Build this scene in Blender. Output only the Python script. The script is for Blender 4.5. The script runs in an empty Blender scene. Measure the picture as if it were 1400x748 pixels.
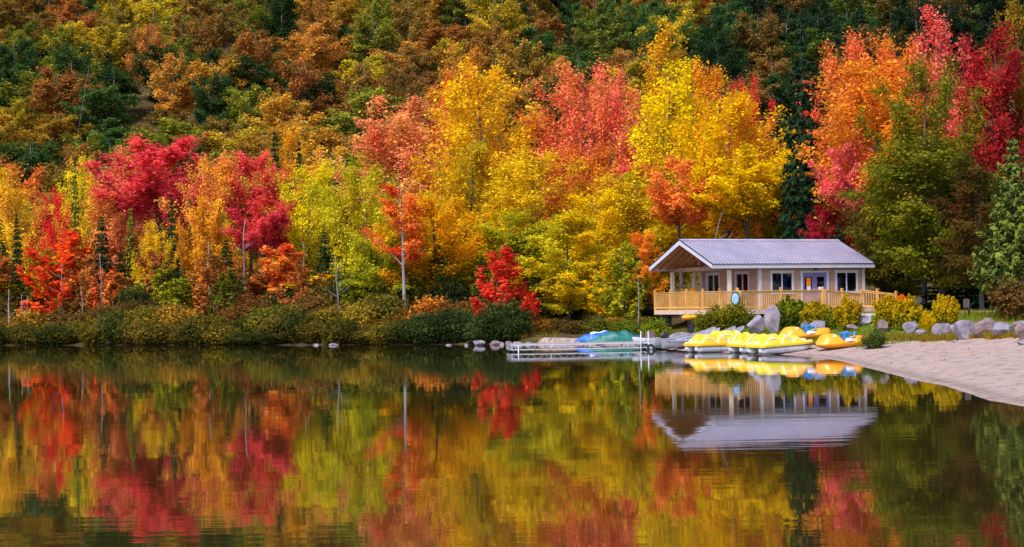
import bpy, math, random
import numpy as np
from mathutils import Vector, Matrix

R = math.radians
sc = bpy.context.scene
COL = sc.collection
rng = np.random.default_rng(7)
random.seed(7)

# ------------------------------------------------------------------ camera
F = 2400.0            # focal length in photo pixels (photo is 1400 wide)
HZ = 415.0            # true horizon row
CAMZ = 2.5
ROLL = 0.0150
PITCH = math.atan((HZ - 374) / F)
fwd = Vector((0, math.cos(PITCH), math.sin(PITCH)))
right0 = Vector((1, 0, 0)); up0 = Vector((0, -math.sin(PITCH), math.cos(PITCH))); down0 = -up0
e_u = math.cos(ROLL) * right0 + math.sin(ROLL) * down0
e_v = -math.sin(ROLL) * right0 + math.cos(ROLL) * down0
cam_d = bpy.data.cameras.new('camera'); cam = bpy.data.objects.new('camera', cam_d); COL.objects.link(cam)
M = Matrix.Identity(4)
for i in range(3):
    M[i][0] = e_u[i]; M[i][1] = -e_v[i]; M[i][2] = -fwd[i]
M[0][3], M[1][3], M[2][3] = 0, 0, CAMZ
cam.matrix_world = M
cam_d.sensor_width = 36; cam_d.lens = F / 1400 * 36
cam_d.clip_start = 0.5; cam_d.clip_end = 3000
sc.camera = cam

# ------------------------------------------------------------------ light
SUN_EL, SUN_AZ = R(52), R(215)      # azimuth clockwise from +Y: behind the camera, a little to the left
w = bpy.data.worlds.new('World'); sc.world = w; w.use_nodes = True
wn = w.node_tree; bg = wn.nodes['Background']
sky = wn.nodes.new('ShaderNodeTexSky'); sky.sky_type = 'NISHITA'; sky.sun_disc = False
sky.sun_elevation = SUN_EL; sky.sun_rotation = SUN_AZ; sky.air_density = 1.0; sky.dust_density = 2.0
wn.links.new(sky.outputs[0], bg.inputs[0]); bg.inputs[1].default_value = 0.15
sun_d = bpy.data.lights.new('sun', 'SUN'); sun_d.energy = 2.3; sun_d.angle = R(14); sun_d.color = (1.0, .95, .87)
sun = bpy.data.objects.new('sun', sun_d); COL.objects.link(sun)
sdir = Vector((math.sin(SUN_AZ) * math.cos(SUN_EL), math.cos(SUN_AZ) * math.cos(SUN_EL), math.sin(SUN_EL)))
sun.rotation_euler = sdir.to_track_quat('Z', 'Y').to_euler()
sc.view_settings.view_transform = 'Standard'; sc.view_settings.look = 'None'
sc.view_settings.exposure = 0.82; sc.view_settings.gamma = 1; sc.view_settings.use_curve_mapping = False
try:
    sc.cycles.max_bounces = 6; sc.cycles.diffuse_bounces = 3; sc.cycles.glossy_bounces = 3
    sc.cycles.transmission_bounces = 3; sc.cycles.transparent_max_bounces = 6
except Exception: pass

# ------------------------------------------------------------------ projection helpers
def ray(px, py):
    d = fwd * F + e_u * (px - 700) + e_v * (py - 374)
    return d / d.y
def at(px, py, D):                  # world point seen at photo pixel (px,py), D metres deep
    d = ray(px, py); return Vector((d.x * D, D, CAMZ + d.z * D))
def proj(p):
    q = Vector(p) - Vector((0, 0, CAMZ)); f = q.dot(fwd)
    return (700 + F * q.dot(e_u) / f, 374 + F * q.dot(e_v) / f)

# ------------------------------------------------------------------ tags
def tag(o, label=None, cat=None, group=None, kind=None):
    if label: o['label'] = label
    if cat: o['category'] = cat
    if group: o['group'] = group
    if kind: o['kind'] = kind
    return o
def empty(name, loc=(0, 0, 0), rz=0):
    o = bpy.data.objects.new(name, None); COL.objects.link(o)
    o.location = loc; o.rotation_euler = (0, 0, rz); o.empty_display_size = .3
    return o
AUTO = []    # (object, base label, px) for the repeats whose labels are completed at the end
def auto(o, base, where):
    AUTO.append((o, base, proj(where)[0]))

# ------------------------------------------------------------------ materials
def lin(c):
    c = [x / 255 for x in c]
    return tuple(x / 12.92 if x <= .04045 else ((x + .055) / 1.055) ** 2.4 for x in c)
def newmat(name):
    m = bpy.data.materials.new(name); m.use_nodes = True
    nt = m.node_tree; b = nt.nodes['Principled BSDF']
    return m, nt, b
def noise(nt, scale, detail=4, vec=None, rough=.55, mapscale=None, obj=True):
    n = nt.nodes.new('ShaderNodeTexNoise'); n.inputs['Scale'].default_value = scale
    n.inputs['Detail'].default_value = detail; n.inputs['Roughness'].default_value = rough
    tc = nt.nodes.new('ShaderNodeTexCoord'); src = tc.outputs['Object']
    if mapscale:
        mp = nt.nodes.new('ShaderNodeMapping'); mp.inputs['Scale'].default_value = mapscale
        nt.links.new(src, mp.inputs[0]); src = mp.outputs[0]
    nt.links.new(src, n.inputs['Vector'])
    return n
def ramp(nt, src, stops):
    r = nt.nodes.new('ShaderNodeValToRGB'); e = r.color_ramp.elements
    while len(e) < len(stops): e.new(.5)
    for el, (p, c) in zip(e, stops): el.position = p; el.color = (*c, 1)
    nt.links.new(src, r.inputs[0]); return r
def bump(nt, b, src, strength=.3, dist=.02):
    bp = nt.nodes.new('ShaderNodeBump'); bp.inputs['Strength'].default_value = strength; bp.inputs['Distance'].default_value = dist
    nt.links.new(src, bp.inputs['Height']); nt.links.new(bp.outputs[0], b.inputs['Normal'])
def simple(name, c1, c2=None, rough=.6, scale=3, bumpd=0, metal=0, mapscale=None, spec=None, bscale=None):
    m, nt, b = newmat(name)
    if c2 is None: c2 = tuple(x * .82 for x in c1)
    n = noise(nt, scale, 5, mapscale=mapscale)
    r = ramp(nt, n.outputs[0], [(.3, c2), (.7, c1)])
    nt.links.new(r.outputs[0], b.inputs['Base Color'])
    b.inputs['Roughness'].default_value = rough; b.inputs['Metallic'].default_value = metal
    if spec is not None: b.inputs['Specular IOR Level'].default_value = spec
    if bumpd:
        n2 = noise(nt, bscale or scale * 6, 5, mapscale=mapscale); bump(nt, b, n2.outputs[0], .6, bumpd)
    return m

MT = {}
# leaves: pigment A/B come from each tree (object colour + custom property), mixed leaf by leaf
def leaf_material(name, transl=.3):
    m = bpy.data.materials.new(name); m.use_nodes = True; nt = m.node_tree; nt.nodes.clear()
    out = nt.nodes.new('ShaderNodeOutputMaterial')
    oi = nt.nodes.new('ShaderNodeObjectInfo')
    ab = nt.nodes.new('ShaderNodeAttribute'); ab.attribute_type = 'OBJECT'; ab.attribute_name = 'leaf_tint'
    at_ = nt.nodes.new('ShaderNodeAttribute'); at_.attribute_type = 'GEOMETRY'; at_.attribute_name = 'tone'
    mx = nt.nodes.new('ShaderNodeMix'); mx.data_type = 'RGBA'
    nt.links.new(at_.outputs['Fac'], mx.inputs[0]); nt.links.new(oi.outputs['Color'], mx.inputs[6]); nt.links.new(ab.outputs['Color'], mx.inputs[7])
    a2 = nt.nodes.new('ShaderNodeAttribute'); a2.attribute_type = 'GEOMETRY'; a2.attribute_name = 'val'
    hs = nt.nodes.new('ShaderNodeHueSaturation'); hs.inputs['Saturation'].default_value = 1.0
    nt.links.new(mx.outputs[2], hs.inputs['Color']); nt.links.new(a2.outputs['Fac'], hs.inputs['Value'])
    df = nt.nodes.new('ShaderNodeBsdfDiffuse'); tr = nt.nodes.new('ShaderNodeBsdfTranslucent')
    nt.links.new(hs.outputs[0], df.inputs[0]); nt.links.new(hs.outputs[0], tr.inputs[0])
    ms = nt.nodes.new('ShaderNodeMixShader'); ms.inputs[0].default_value = transl
    nt.links.new(df.outputs[0], ms.inputs[1]); nt.links.new(tr.outputs[0], ms.inputs[2])
    nt.links.new(ms.outputs[0], out.inputs[0])
    return m
MT['leaf'] = leaf_material('leaf', .42)
MT['needle'] = leaf_material('needle', .12)
MT['bark'] = simple('bark', (.13, .10, .10), (.05, .04, .042), .9, 3, .02, mapscale=(1, 1, .25))
MT['pale_bark'] = simple('pale_bark', (.31, .28, .30), (.12, .105, .115), .8, 4, .01, mapscale=(1, 1, .4))
MT['grey_bark'] = simple('grey_bark', (.27, .24, .26), (.11, .10, .11), .85, 4, .01, mapscale=(1, 1, .3))
MT['granite'] = simple('granite', (.31, .27, .34), (.12, .10, .14), .85, 2.2, .05, bscale=7)
MT['granite_red'] = simple('granite_red', (.27, .18, .19), (.12, .08, .09), .85, 2.4, .05, bscale=7)
MT['white'] = simple('white_trim', (.54, .52, .65), (.46, .44, .57), .45, 1.5)
MT['siding'] = simple('siding', (.40, .25, .19), (.33, .20, .155), .6, 1.2, mapscale=(.3, .3, 3))
MT['lumber'] = simple('lumber', (.72, .40, .12), (.56, .28, .07), .65, 2.5, .002, mapscale=(1, 1, 1))
MT['skirt'] = simple('skirt_lumber', (.62, .48, .42), (.50, .36, .30), .7, 2)
MT['ceiling'] = simple('ceiling_wood', (.70, .36, .15), (.46, .21, .085), .7, 3, mapscale=(1, 4, 4))
MT['beam'] = simple('beam_wood', (.36, .20, .14), (.22, .12, .09), .7, 3)
MT['post_paint'] = simple('cream_post', (.70, .60, .50), (.62, .53, .45), .6, 2)
MT['door'] = simple('door_blue', (.16, .15, .40), (.13, .12, .34), .4, 1)
MT['black'] = simple('black_part', (.02, .02, .025), (.012, .012, .015), .5, 5)
MT['rubber'] = simple('rubber', (.025, .025, .03), (.015, .015, .02), .8, 6)
MT['alu'] = simple('aluminium', (.62, .62, .70), (.48, .48, .57), .38, 4, metal=.55)
MT['alu_white'] = simple('dock_metal', (.52, .51, .60), (.40, .39, .47), .45, 4)
MT['deckboard'] = simple('deck_board', (.30, .28, .31), (.2, .19, .22), .8, 3, mapscale=(6, .4, 1))
MT['yellow'] = simple('yellow_plastic', (.86, .47, .015), (.80, .42, .012), .32, 1.5)
MT['lemon'] = simple('lemon_plastic', (.72, .56, .03), (.64, .50, .02), .32, 1.5)
MT['cream'] = simple('cream_plastic', (.86, .78, .58), (.78, .70, .50), .4, 2)
MT['pontoon'] = simple('white_hull', (.66, .65, .76), (.42, .40, .44), .4, 1.6, mapscale=(1, 1, 3))
MT['orange'] = simple('orange_plastic', (.90, .36, .008), (.80, .29, .006), .33, 1.5)
MT['blue'] = simple('blue_plastic', (.02, .30, .80), (.015, .22, .66), .35, 2)
MT['blue_tarp'] = simple('blue_tarp', (.008, .13, .70), (.006, .09, .52), .45, 2, .05, bscale=3)
MT['green_tarp'] = simple('green_tarp', (.012, .17, .15), (.008, .10, .10), .5, 2, .08, bscale=3)
MT['pale_blue'] = simple('pale_blue', (.28, .55, .85), (.2, .45, .75), .4, 3)
MT['red'] = simple('red_plastic', (.75, .03, .06), (.6, .02, .04), .4, 3)
MT['green'] = simple('green_plastic', (.05, .45, .12), (.04, .35, .09), .4, 3)
MT['shirt_teal'] = simple('teal_cloth', (.02, .36, .45), (.015, .26, .34), .9, 3)
MT['shirt_purple'] = simple('purple_cloth', (.30, .06, .38), (.2, .04, .28), .9, 3)
MT['shirt_red'] = simple('red_cloth', (.3, .02, .04), (.2, .02, .03), .9, 3)
MT['paper'] = simple('paper', (.75, .73, .82), (.68, .66, .76), .8, 3)
MT['poster'] = simple('poster_orange', (.90, .25, .01), (.8, .2, .01), .7, 2)
MT['interior'] = simple('interior', (.10, .09, .12), (.06, .055, .08), .9, 2)
MT['sign'] = simple('sign_board', (.17, .10, .12), (.12, .07, .09), .8, 4)
MT['twig'] = simple('dry_twig', (.25, .18, .14), (.14, .10, .08), .9, 4)

def roof_mat():
    m, nt, b = newmat('metal_roof')
    n = noise(nt, .6, 3); r = ramp(nt, n.outputs[0], [(.3, (.38, .34, .44)), (.7, (.58, .53, .64))])
    nt.links.new(r.outputs[0], b.inputs['Base Color']); b.inputs['Metallic'].default_value = .35
    b.inputs['Roughness'].default_value = .42
    return m
MT['roof'] = roof_mat()
MT['roof_rib'] = simple('roof_rib', (.27, .235, .33), (.22, .19, .28), .4, 2, metal=.35)  # rib shading put into the colour: seams darker than the roof panels
def glass_mat():
    m = bpy.data.materials.new('window_glass'); m.use_nodes = True; nt = m.node_tree; nt.nodes.clear()
    out = nt.nodes.new('ShaderNodeOutputMaterial'); tr = nt.nodes.new('ShaderNodeBsdfTransparent'); tr.inputs[0].default_value = (.55, .58, .80, 1)
    gl = nt.nodes.new('ShaderNodeBsdfGlossy'); gl.inputs['Roughness'].default_value = .03; gl.inputs[0].default_value = (.8, .85, 1, 1)
    fr = nt.nodes.new('ShaderNodeFresnel'); fr.inputs[0].default_value = 1.6
    ms = nt.nodes.new('ShaderNodeMixShader'); nt.links.new(fr.outputs[0], ms.inputs[0])
    nt.links.new(tr.outputs[0], ms.inputs[1]); nt.links.new(gl.outputs[0], ms.inputs[2]); nt.links.new(ms.outputs[0], out.inputs[0])
    return m
MT['glass'] = glass_mat()
def water_mat():
    m, nt, b = newmat('lake_water')
    b.inputs['Base Color'].default_value = (.022, .018, .005, 1); b.inputs['IOR'].default_value = 1.95
    b.inputs['Roughness'].default_value = .022
    tc = nt.nodes.new('ShaderNodeTexCoord')
    def layer(sx, sy, detail):
        mp = nt.nodes.new('ShaderNodeMapping'); mp.inputs['Scale'].default_value = (sx, sy, 1)
        n = nt.nodes.new('ShaderNodeTexNoise'); n.inputs['Scale'].default_value = 1; n.inputs['Detail'].default_value = detail
        nt.links.new(tc.outputs['Object'], mp.inputs[0]); nt.links.new(mp.outputs[0], n.inputs['Vector']); return n
    fine = layer(.45, 2.9, 2.0); broad = layer(.17, .62, 1.0); patch = layer(.03, .10, 1.0)
    pr = ramp(nt, patch.outputs[0], [(.42, (.12, .12, .12)), (.62, (1, 1, 1))])
    mul = nt.nodes.new('ShaderNodeMath'); mul.operation = 'MULTIPLY'
    nt.links.new(fine.outputs[0], mul.inputs[0]); nt.links.new(pr.outputs[0], mul.inputs[1])
    b1 = nt.nodes.new('ShaderNodeBump'); b1.inputs['Strength'].default_value = 1; b1.inputs['Distance'].default_value = .0022
    nt.links.new(mul.outputs[0], b1.inputs['Height'])
    b2 = nt.nodes.new('ShaderNodeBump'); b2.inputs['Strength'].default_value = 1; b2.inputs['Distance'].default_value = .0022
    nt.links.new(broad.outputs[0], b2.inputs['Height']); nt.links.new(b2.outputs[0], b1.inputs['Normal'])
    nt.links.new(b1.outputs[0], b.inputs['Normal'])
    return m
MT['water'] = water_mat()
def ground_mat():
    m, nt, b = newmat('ground_cover')
    def A(nm):
        a = nt.nodes.new('ShaderNodeAttribute'); a.attribute_name = nm; return a.outputs['Fac']
    n1 = noise(nt, 1.3, 6); n2 = noise(nt, 14, 5); n3 = noise(nt, .5, 3, mapscale=(1, 1, 1))
    litter = ramp(nt, n1.outputs[0], [(.3, (.035, .028, .012)), (.55, (.09, .06, .02)), (.75, (.16, .09, .02))])
    grass = ramp(nt, n2.outputs[0], [(.3, (.05, .11, .01)), (.7, (.15, .26, .02))])
    sand = ramp(nt, n2.outputs[0], [(.25, (.25, .18, .16)), (.5, (.42, .305, .275)), (.8, (.51, .385, .345))])
    sp = noise(nt, 2.2, 5, mapscale=(1, 1, 1)); spr = ramp(nt, sp.outputs[0], [(.34, (.45, .43, .45)), (.50, (1, 1, 1))])
    ml = nt.nodes.new('ShaderNodeMix'); ml.data_type = 'RGBA'; ml.blend_type = 'MULTIPLY'; ml.inputs[0].default_value = .8
    nt.links.new(sand.outputs[0], ml.inputs[6]); nt.links.new(spr.outputs[0], ml.inputs[7])
    def edge(src):
        ad = nt.nodes.new('ShaderNodeMath'); ad.operation = 'ADD'
        sb = nt.nodes.new('ShaderNodeMath'); sb.operation = 'MULTIPLY_ADD'; sb.inputs[1].default_value = .5; sb.inputs[2].default_value = -.25
        nt.links.new(n1.outputs[0], sb.inputs[0]); nt.links.new(src, ad.inputs[0]); nt.links.new(sb.outputs[0], ad.inputs[1])
        mr = nt.nodes.new('ShaderNodeMapRange'); mr.inputs[1].default_value = .42; mr.inputs[2].default_value = .58
        nt.links.new(ad.outputs[0], mr.inputs[0]); return mr.outputs[0]
    m1 = nt.nodes.new('ShaderNodeMix'); m1.data_type = 'RGBA'; nt.links.new(edge(A('grass')), m1.inputs[0])
    nt.links.new(litter.outputs[0], m1.inputs[6]); nt.links.new(grass.outputs[0], m1.inputs[7])
    m2 = nt.nodes.new('ShaderNodeMix'); m2.data_type = 'RGBA'; nt.links.new(edge(A('sand')), m2.inputs[0])
    nt.links.new(m1.outputs[2], m2.inputs[6]); nt.links.new(ml.outputs[2], m2.inputs[7])
    # wet band, a few cm above the water level
    geo = nt.nodes.new('ShaderNodeNewGeometry'); sx = nt.nodes.new('ShaderNodeSeparateXYZ'); nt.links.new(geo.outputs['Position'], sx.inputs[0])
    wet = nt.nodes.new('ShaderNodeMapRange'); wet.inputs[1].default_value = .05; wet.inputs[2].default_value = .09; wet.inputs[3].default_value = .72; wet.inputs[4].default_value = 1
    nt.links.new(sx.outputs['Z'], wet.inputs[0])
    foam = nt.nodes.new('ShaderNodeMapRange'); foam.inputs[1].default_value = .012; foam.inputs[2].default_value = .03; foam.inputs[3].default_value = 1.25; foam.inputs[4].default_value = 1
    nt.links.new(sx.outputs['Z'], foam.inputs[0])
    mm = nt.nodes.new('ShaderNodeMath'); mm.operation = 'MULTIPLY'; nt.links.new(wet.outputs[0], mm.inputs[0]); nt.links.new(foam.outputs[0], mm.inputs[1])
    hv = nt.nodes.new('ShaderNodeHueSaturation'); nt.links.new(m2.outputs[2], hv.inputs['Color']); nt.links.new(mm.outputs[0], hv.inputs['Value'])
    nt.links.new(hv.outputs[0], b.inputs['Base Color']); b.inputs['Roughness'].default_value = .9
    b.inputs['Specular IOR Level'].default_value = .2
    nb = noise(nt, 3.4, 7, rough=.68); bump(nt, b, nb.outputs[0], 1.0, .13)
    return m
MT['ground'] = ground_mat()
MT['road'] = simple('road_gravel', (.42, .38, .40), (.33, .30, .32), .9, 4)

# ------------------------------------------------------------------ mesh builder
class MB:
    def __init__(s): s.v = []; s.f = []; s.smooth = []
    def add(s, vs, fs, smooth=False):
        n = len(s.v); s.v += [tuple(v) for v in vs]; s.f += [tuple(n + i for i in f) for f in fs]; s.smooth += [smooth] * len(fs)
    def box(s, c, d, rz=0, mat=None):
        x, y, z = d[0] / 2, d[1] / 2, d[2] / 2
        vs = [Vector((a * x, b * y, e * z)) for a in (-1, 1) for b in (-1, 1) for e in (-1, 1)]
        if rz: vs = [Matrix.Rotation(rz, 3, 'Z') @ v for v in vs]
        if mat: vs = [mat @ v for v in vs]
        vs = [v + Vector(c) for v in vs]
        s.add(vs, [(0, 1, 3, 2), (4, 6, 7, 5), (0, 4, 5, 1), (2, 3, 7, 6), (0, 2, 6, 4), (1, 5, 7, 3)])
    def beam(s, p, q, wd, ht):       # rectangular bar from p to q
        p, q = Vector(p), Vector(q); d = (q - p); L = d.length; d.normalize()
        side = d.cross(Vector((0, 0, 1)))
        if side.length < 1e-3: side = Vector((1, 0, 0))
        side.normalize(); up = side.cross(d)
        vs = [e + side * (a * wd / 2) + up * (b * ht / 2) for e in (p, q) for a in (-1, 1) for b in (-1, 1)]
        s.add(vs, [(0, 1, 3, 2), (4, 6, 7, 5), (0, 4, 5, 1), (2, 3, 7, 6), (0, 2, 6, 4), (1, 5, 7, 3)])
    def tube(s, pts, rad, n=8, cap=True):
        pts = [Vector(p) for p in pts]; rings = []
        if not hasattr(rad, '__len__'): rad = [rad] * len(pts)
        ref = Vector((0, 0, 1))
        vs = []
        for i, p in enumerate(pts):
            d = (pts[min(i + 1, len(pts) - 1)] - pts[max(i - 1, 0)]).normalized()
            a = d.cross(ref if abs(d.z) < .95 else Vector((1, 0, 0))).normalized(); b = d.cross(a)
            vs += [p + (a * math.cos(2 * math.pi * k / n) + b * math.sin(2 * math.pi * k / n)) * rad[i] for k in range(n)]
        fs = [(i * n + k, i * n + (k + 1) % n, (i + 1) * n + (k + 1) % n, (i + 1) * n + k) for i in range(len(pts) - 1) for k in range(n)]
        if cap: fs += [tuple(range(n)), tuple(range((len(pts) - 1) * n, len(pts) * n))]
        s.add(vs, fs, True)
    def disc(s, c, axis, r, th, n=16, ry=None):
        ax = Vector(axis).normalized(); a = ax.cross(Vector((0, 0, 1)) if abs(ax.z) < .9 else Vector((1, 0, 0))).normalized(); b = ax.cross(a)
        c = Vector(c); ry = ry or r
        vs = [c + ax * (k * th / 2) + a * math.cos(2 * math.pi * i / n) * r + b * math.sin(2 * math.pi * i / n) * ry for k in (-1, 1) for i in range(n)]
        s.add(vs, [tuple(range(n)), tuple(range(n, 2 * n))] + [(i, (i + 1) % n, n + (i + 1) % n, n + i) for i in range(n)])
    def grid(s, fn, nu, nv, closeu=False, smooth=True):
        vs = [fn(i / nu, j / nv) for i in range(nu + (0 if closeu else 1)) for j in range(nv + 1)]
        N = nv + 1; m = nu if closeu else nu + 1
        fs = [(i * N + j, ((i + 1) % m) * N + j, ((i + 1) % m) * N + j + 1, i * N + j + 1) for i in range(nu) for j in range(nv)]
        s.add(vs, fs, smooth)
    def poly(s, loop, off):          # extruded polygon (list of 3D points), offset vector
        n = len(loop); off = Vector(off)
        vs = [Vector(p) for p in loop] + [Vector(p) + off for p in loop]
        s.add(vs, [tuple(range(n)), tuple(range(2 * n - 1, n - 1, -1))] + [(i, (i + 1) % n, n + (i + 1) % n, n + i) for i in range(n)])
    def build(s, name, mat, parent=None, loc=None, bevel=0):
        me = bpy.data.meshes.new(name); me.from_pydata(s.v, [], s.f); me.update()
        import bmesh
        bm = bmesh.new(); bm.from_mesh(me); bmesh.ops.recalc_face_normals(bm, faces=bm.faces)
        if bevel:
            bmesh.ops.bevel(bm, geom=list(bm.edges), offset=bevel, segments=1, affect='EDGES')
            bm.to_mesh(me)
        else:
            bm.to_mesh(me); me.polygons.foreach_set('use_smooth', s.smooth)
        bm.free()
        me.materials.append(MT[mat] if isinstance(mat, str) else mat)
        o = bpy.data.objects.new(name, me); COL.objects.link(o)
        if parent: o.parent = parent
        if loc is not None: o.location = loc
        return o

def dup(root, loc=None, rz=None, scale=None):
    r = root.copy(); COL.objects.link(r)
    for k in ('label', 'category', 'group'):
        pass
    if loc is not None: r.location = loc
    if rz is not None: r.rotation_euler = (0, 0, rz)
    if scale is not None: r.scale = scale
    for ch in list(root.children):
        c = ch.copy(); COL.objects.link(c); c.parent = r
        for g in list(ch.children):
            d = g.copy(); COL.objects.link(d); d.parent = c
    return r

# ------------------------------------------------------------------ terrain
def wl(px, py):           # water-level point seen at a pixel
    d = ray(px, py); D = -CAMZ / d.z; return (d.x * D, D)
shore = [(-420, -420), (-330, 20), (-200, 120), (-110, 152), (-70, 146)]
shore += [wl(*p) for p in ((-120, 472.5), (0, 472.3), (120, 472), (200, 472), (300, 471.5), (400, 472), (500, 471.5), (600, 471), (690, 470.5), (730, 471), (800, 471.5),
                            (870, 474), (905, 477), (940, 480), (1000, 482), (1060, 484.5), (1113, 487.5), (1150, 494), (1185, 503), (1217, 511), (1250, 520), (1290, 527), (1330, 540), (1352, 548), (1362, 549), (1400, 556))]
shore += [(12.0, 33), (13.5, 26), (17, 16), (23, 5), (40, -30), (80, -120), (120, -420)]
SH = np.array(shore)
def vnoise(x, y, s, seed=0):
    x = np.asarray(x, float) / s + seed * 13.7; y = np.asarray(y, float) / s + seed * 7.3
    return (np.sin(x * 1.7 + 1.3 * np.sin(y * 1.1 + seed)) + np.sin(y * 1.9 + 1.7 * np.sin(x * .8 + 2 * seed)) + np.sin((x + y) * 1.13 + seed)) / 3
def sdist(x, y):
    x = np.asarray(x, float); y = np.asarray(y, float)
    best = np.full(x.shape, 1e18)
    for a, b in zip(SH[:-1], SH[1:]):
        d = b - a; t = np.clip(((x - a[0]) * d[0] + (y - a[1]) * d[1]) / (d @ d), 0, 1)
        best = np.minimum(best, (x - a[0] - t * d[0]) ** 2 + (y - a[1] - t * d[1]) ** 2)
    inside = np.zeros(x.shape, bool)       # lake polygon
    P = SH; n = len(P)
    for i in range(n):
        a, b = P[i], P[(i + 1) % n]
        c = ((a[1] > y) != (b[1] > y))
        with np.errstate(divide='ignore', invalid='ignore'):
            xx = (b[0] - a[0]) * (y - a[1]) / (b[1] - a[1]) + a[0]
        inside ^= c & (x < xx)
    return np.where(inside, -1, 1) * np.sqrt(best)
def sstep(a, b, t):
    t = np.clip((t - a) / (b - a), 0, 1); return t * t * (3 - 2 * t)
def height(x, y):
    x = np.asarray(x, float); y = np.asarray(y, float); d = sdist(x, y)
    beach = sstep(2, 7, x)
    dd = np.maximum(d, 0)
    zl = .35 * sstep(0, 1.2, dd) + .035 * dd
    zb = (.105 + .05 * sstep(79, 86, y) * sstep(9.5, 12, x)) * np.minimum(dd, 6) + .72 * sstep(5.5, 9.5, dd) * sstep(13, 16, x) + .45 * sstep(6, 10, dd) * (1 - sstep(13, 16, x)) + .006 * np.maximum(dd - 9, 0)
    z = zl * (1 - beach) + zb * beach
    z = z + .02 * vnoise(x, y, 1.4, 2) * sstep(.5, 2, dd) + .12 * vnoise(x, y, 9, 1) * sstep(12, 30, dd)
    hs = y - 212 + 10 * vnoise(x, y, 70, 3)
    z = z + .44 * (np.sqrt(hs * hs + 900) + hs) / 2 * sstep(130, 240, y) + 2.5 * vnoise(x, y, 38, 5) * sstep(215, 280, y)
    side = np.maximum(x - 60, 0); z = z + .10 * side * sstep(60, 160, y)
    return np.where(d < 0, np.maximum(.13 * d, -1.8), z)
def hz(x, y): return float(height(np.array([x]), np.array([y]))[0])
def on_ground(px, py, D0=34, D1=150):
    d = ray(px, py); prev = None
    Ds = np.arange(D0, D1, .25); xs = d.x * Ds; zs = CAMZ + d.z * Ds; g = np.maximum(height(xs, Ds), 0)
    k = np.where(zs <= g)[0]
    D = Ds[k[0]] if len(k) else D1
    return Vector((d.x * D, D, hz(d.x * D, D)))

def axis_pts(segs):
    out = []
    for a, b, st in segs: out += list(np.arange(a, b, st))
    return np.array(out + [segs[-1][1]])
xs = axis_pts([(-900, -200, 50), (-200, -60, 5), (-60, 2, 1.2), (2, 30, .4), (30, 60, 1.5), (60, 200, 5), (200, 900, 50)])
ys = axis_pts([(-900, -60, 60), (-60, 20, 4), (20, 34, 1), (34, 110, .5), (110, 160, 1.2), (160, 420, 4), (420, 900, 30)])
X, Y = np.meshgrid(xs, ys, indexing='ij'); Z = height(X.ravel(), Y.ravel()).reshape(X.shape)
Dm = sdist(X.ravel(), Y.ravel()).reshape(X.shape)
EDGE_Y = [20, 40, 55, 66, 73, 77, 80, 82, 83.5]; EDGE_X = [26.5, 23.8, 21.9, 20.7, 19.8, 18.7, 17.6, 15.8, 13.0]
edge_x = np.interp(Y, EDGE_Y, EDGE_X)                                    # landward rim of the sand
sandm = sstep(10.5, 11.5, X) * (1 - sstep(-.5, .5, X - edge_x)) * (1 - sstep(82.5, 84, Y))
strip = sstep(1, 2, X) * (1 - sstep(.8, 2.2, Dm)) * (Y > 70) * sstep(-9, -7, -np.abs(X - 7.5) * 1.0)
strip = np.maximum(strip, (1 - sstep(2.2, 4, Dm)) * sstep(6.5, 8, X) * (1 - sstep(12.5, 14, X)) * (Y > 74))
sandm = np.maximum(sandm, strip)
grassm = sstep(2, 7, X) * (1 - sstep(97, 102, Y)) * .95

def ground_piece(name, mask, kind='structure'):
    nx, ny = X.shape
    I, J = np.meshgrid(np.arange(nx - 1), np.arange(ny - 1), indexing='ij')
    I = I[mask]; J = J[mask]
    q = np.stack([I * ny + J, (I + 1) * ny + J, (I + 1) * ny + J + 1, I * ny + J + 1], 1)
    used, inv = np.unique(q.ravel(), return_inverse=True)
    co = np.stack([X.ravel(), Y.ravel(), Z.ravel()], 1)[used]
    me = bpy.data.meshes.new(name); me.from_pydata(co.tolist(), [], inv.reshape(-1, 4).tolist())
    for nm, arr in (('sand', sandm), ('grass', grassm)):
        a = me.attributes.new(nm, 'FLOAT', 'POINT'); a.data.foreach_set('value', arr.ravel()[used].astype(np.float32))
    me.polygons.foreach_set('use_smooth', [True] * len(me.polygons)); me.materials.append(MT['ground'])
    o = bpy.data.objects.new(name, me); COL.objects.link(o); tag(o, kind=kind); return o
fc = (sandm[:-1, :-1] + sandm[1:, 1:]) / 2 > .5
ground_piece('ground', ~fc); ground_piece('beach', fc)
mb = MB(); mb.add([(-900, -900, 0), (900, -900, 0), (900, 260, 0), (-900, 260, 0)], [(0, 1, 2, 3)])
tag(mb.build('lake_water', 'water'), kind='structure')
# road behind the lawn on the right
mb = MB()
def road_fn(u, v):
    x = 17 + u * 60; y = 90 + u * 3 + (v - .5) * 3.6; return (x, y, hz(x, y) + .03)
mb.grid(road_fn, 60, 4); tag(mb.build('road', 'road'), kind='structure')

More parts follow.
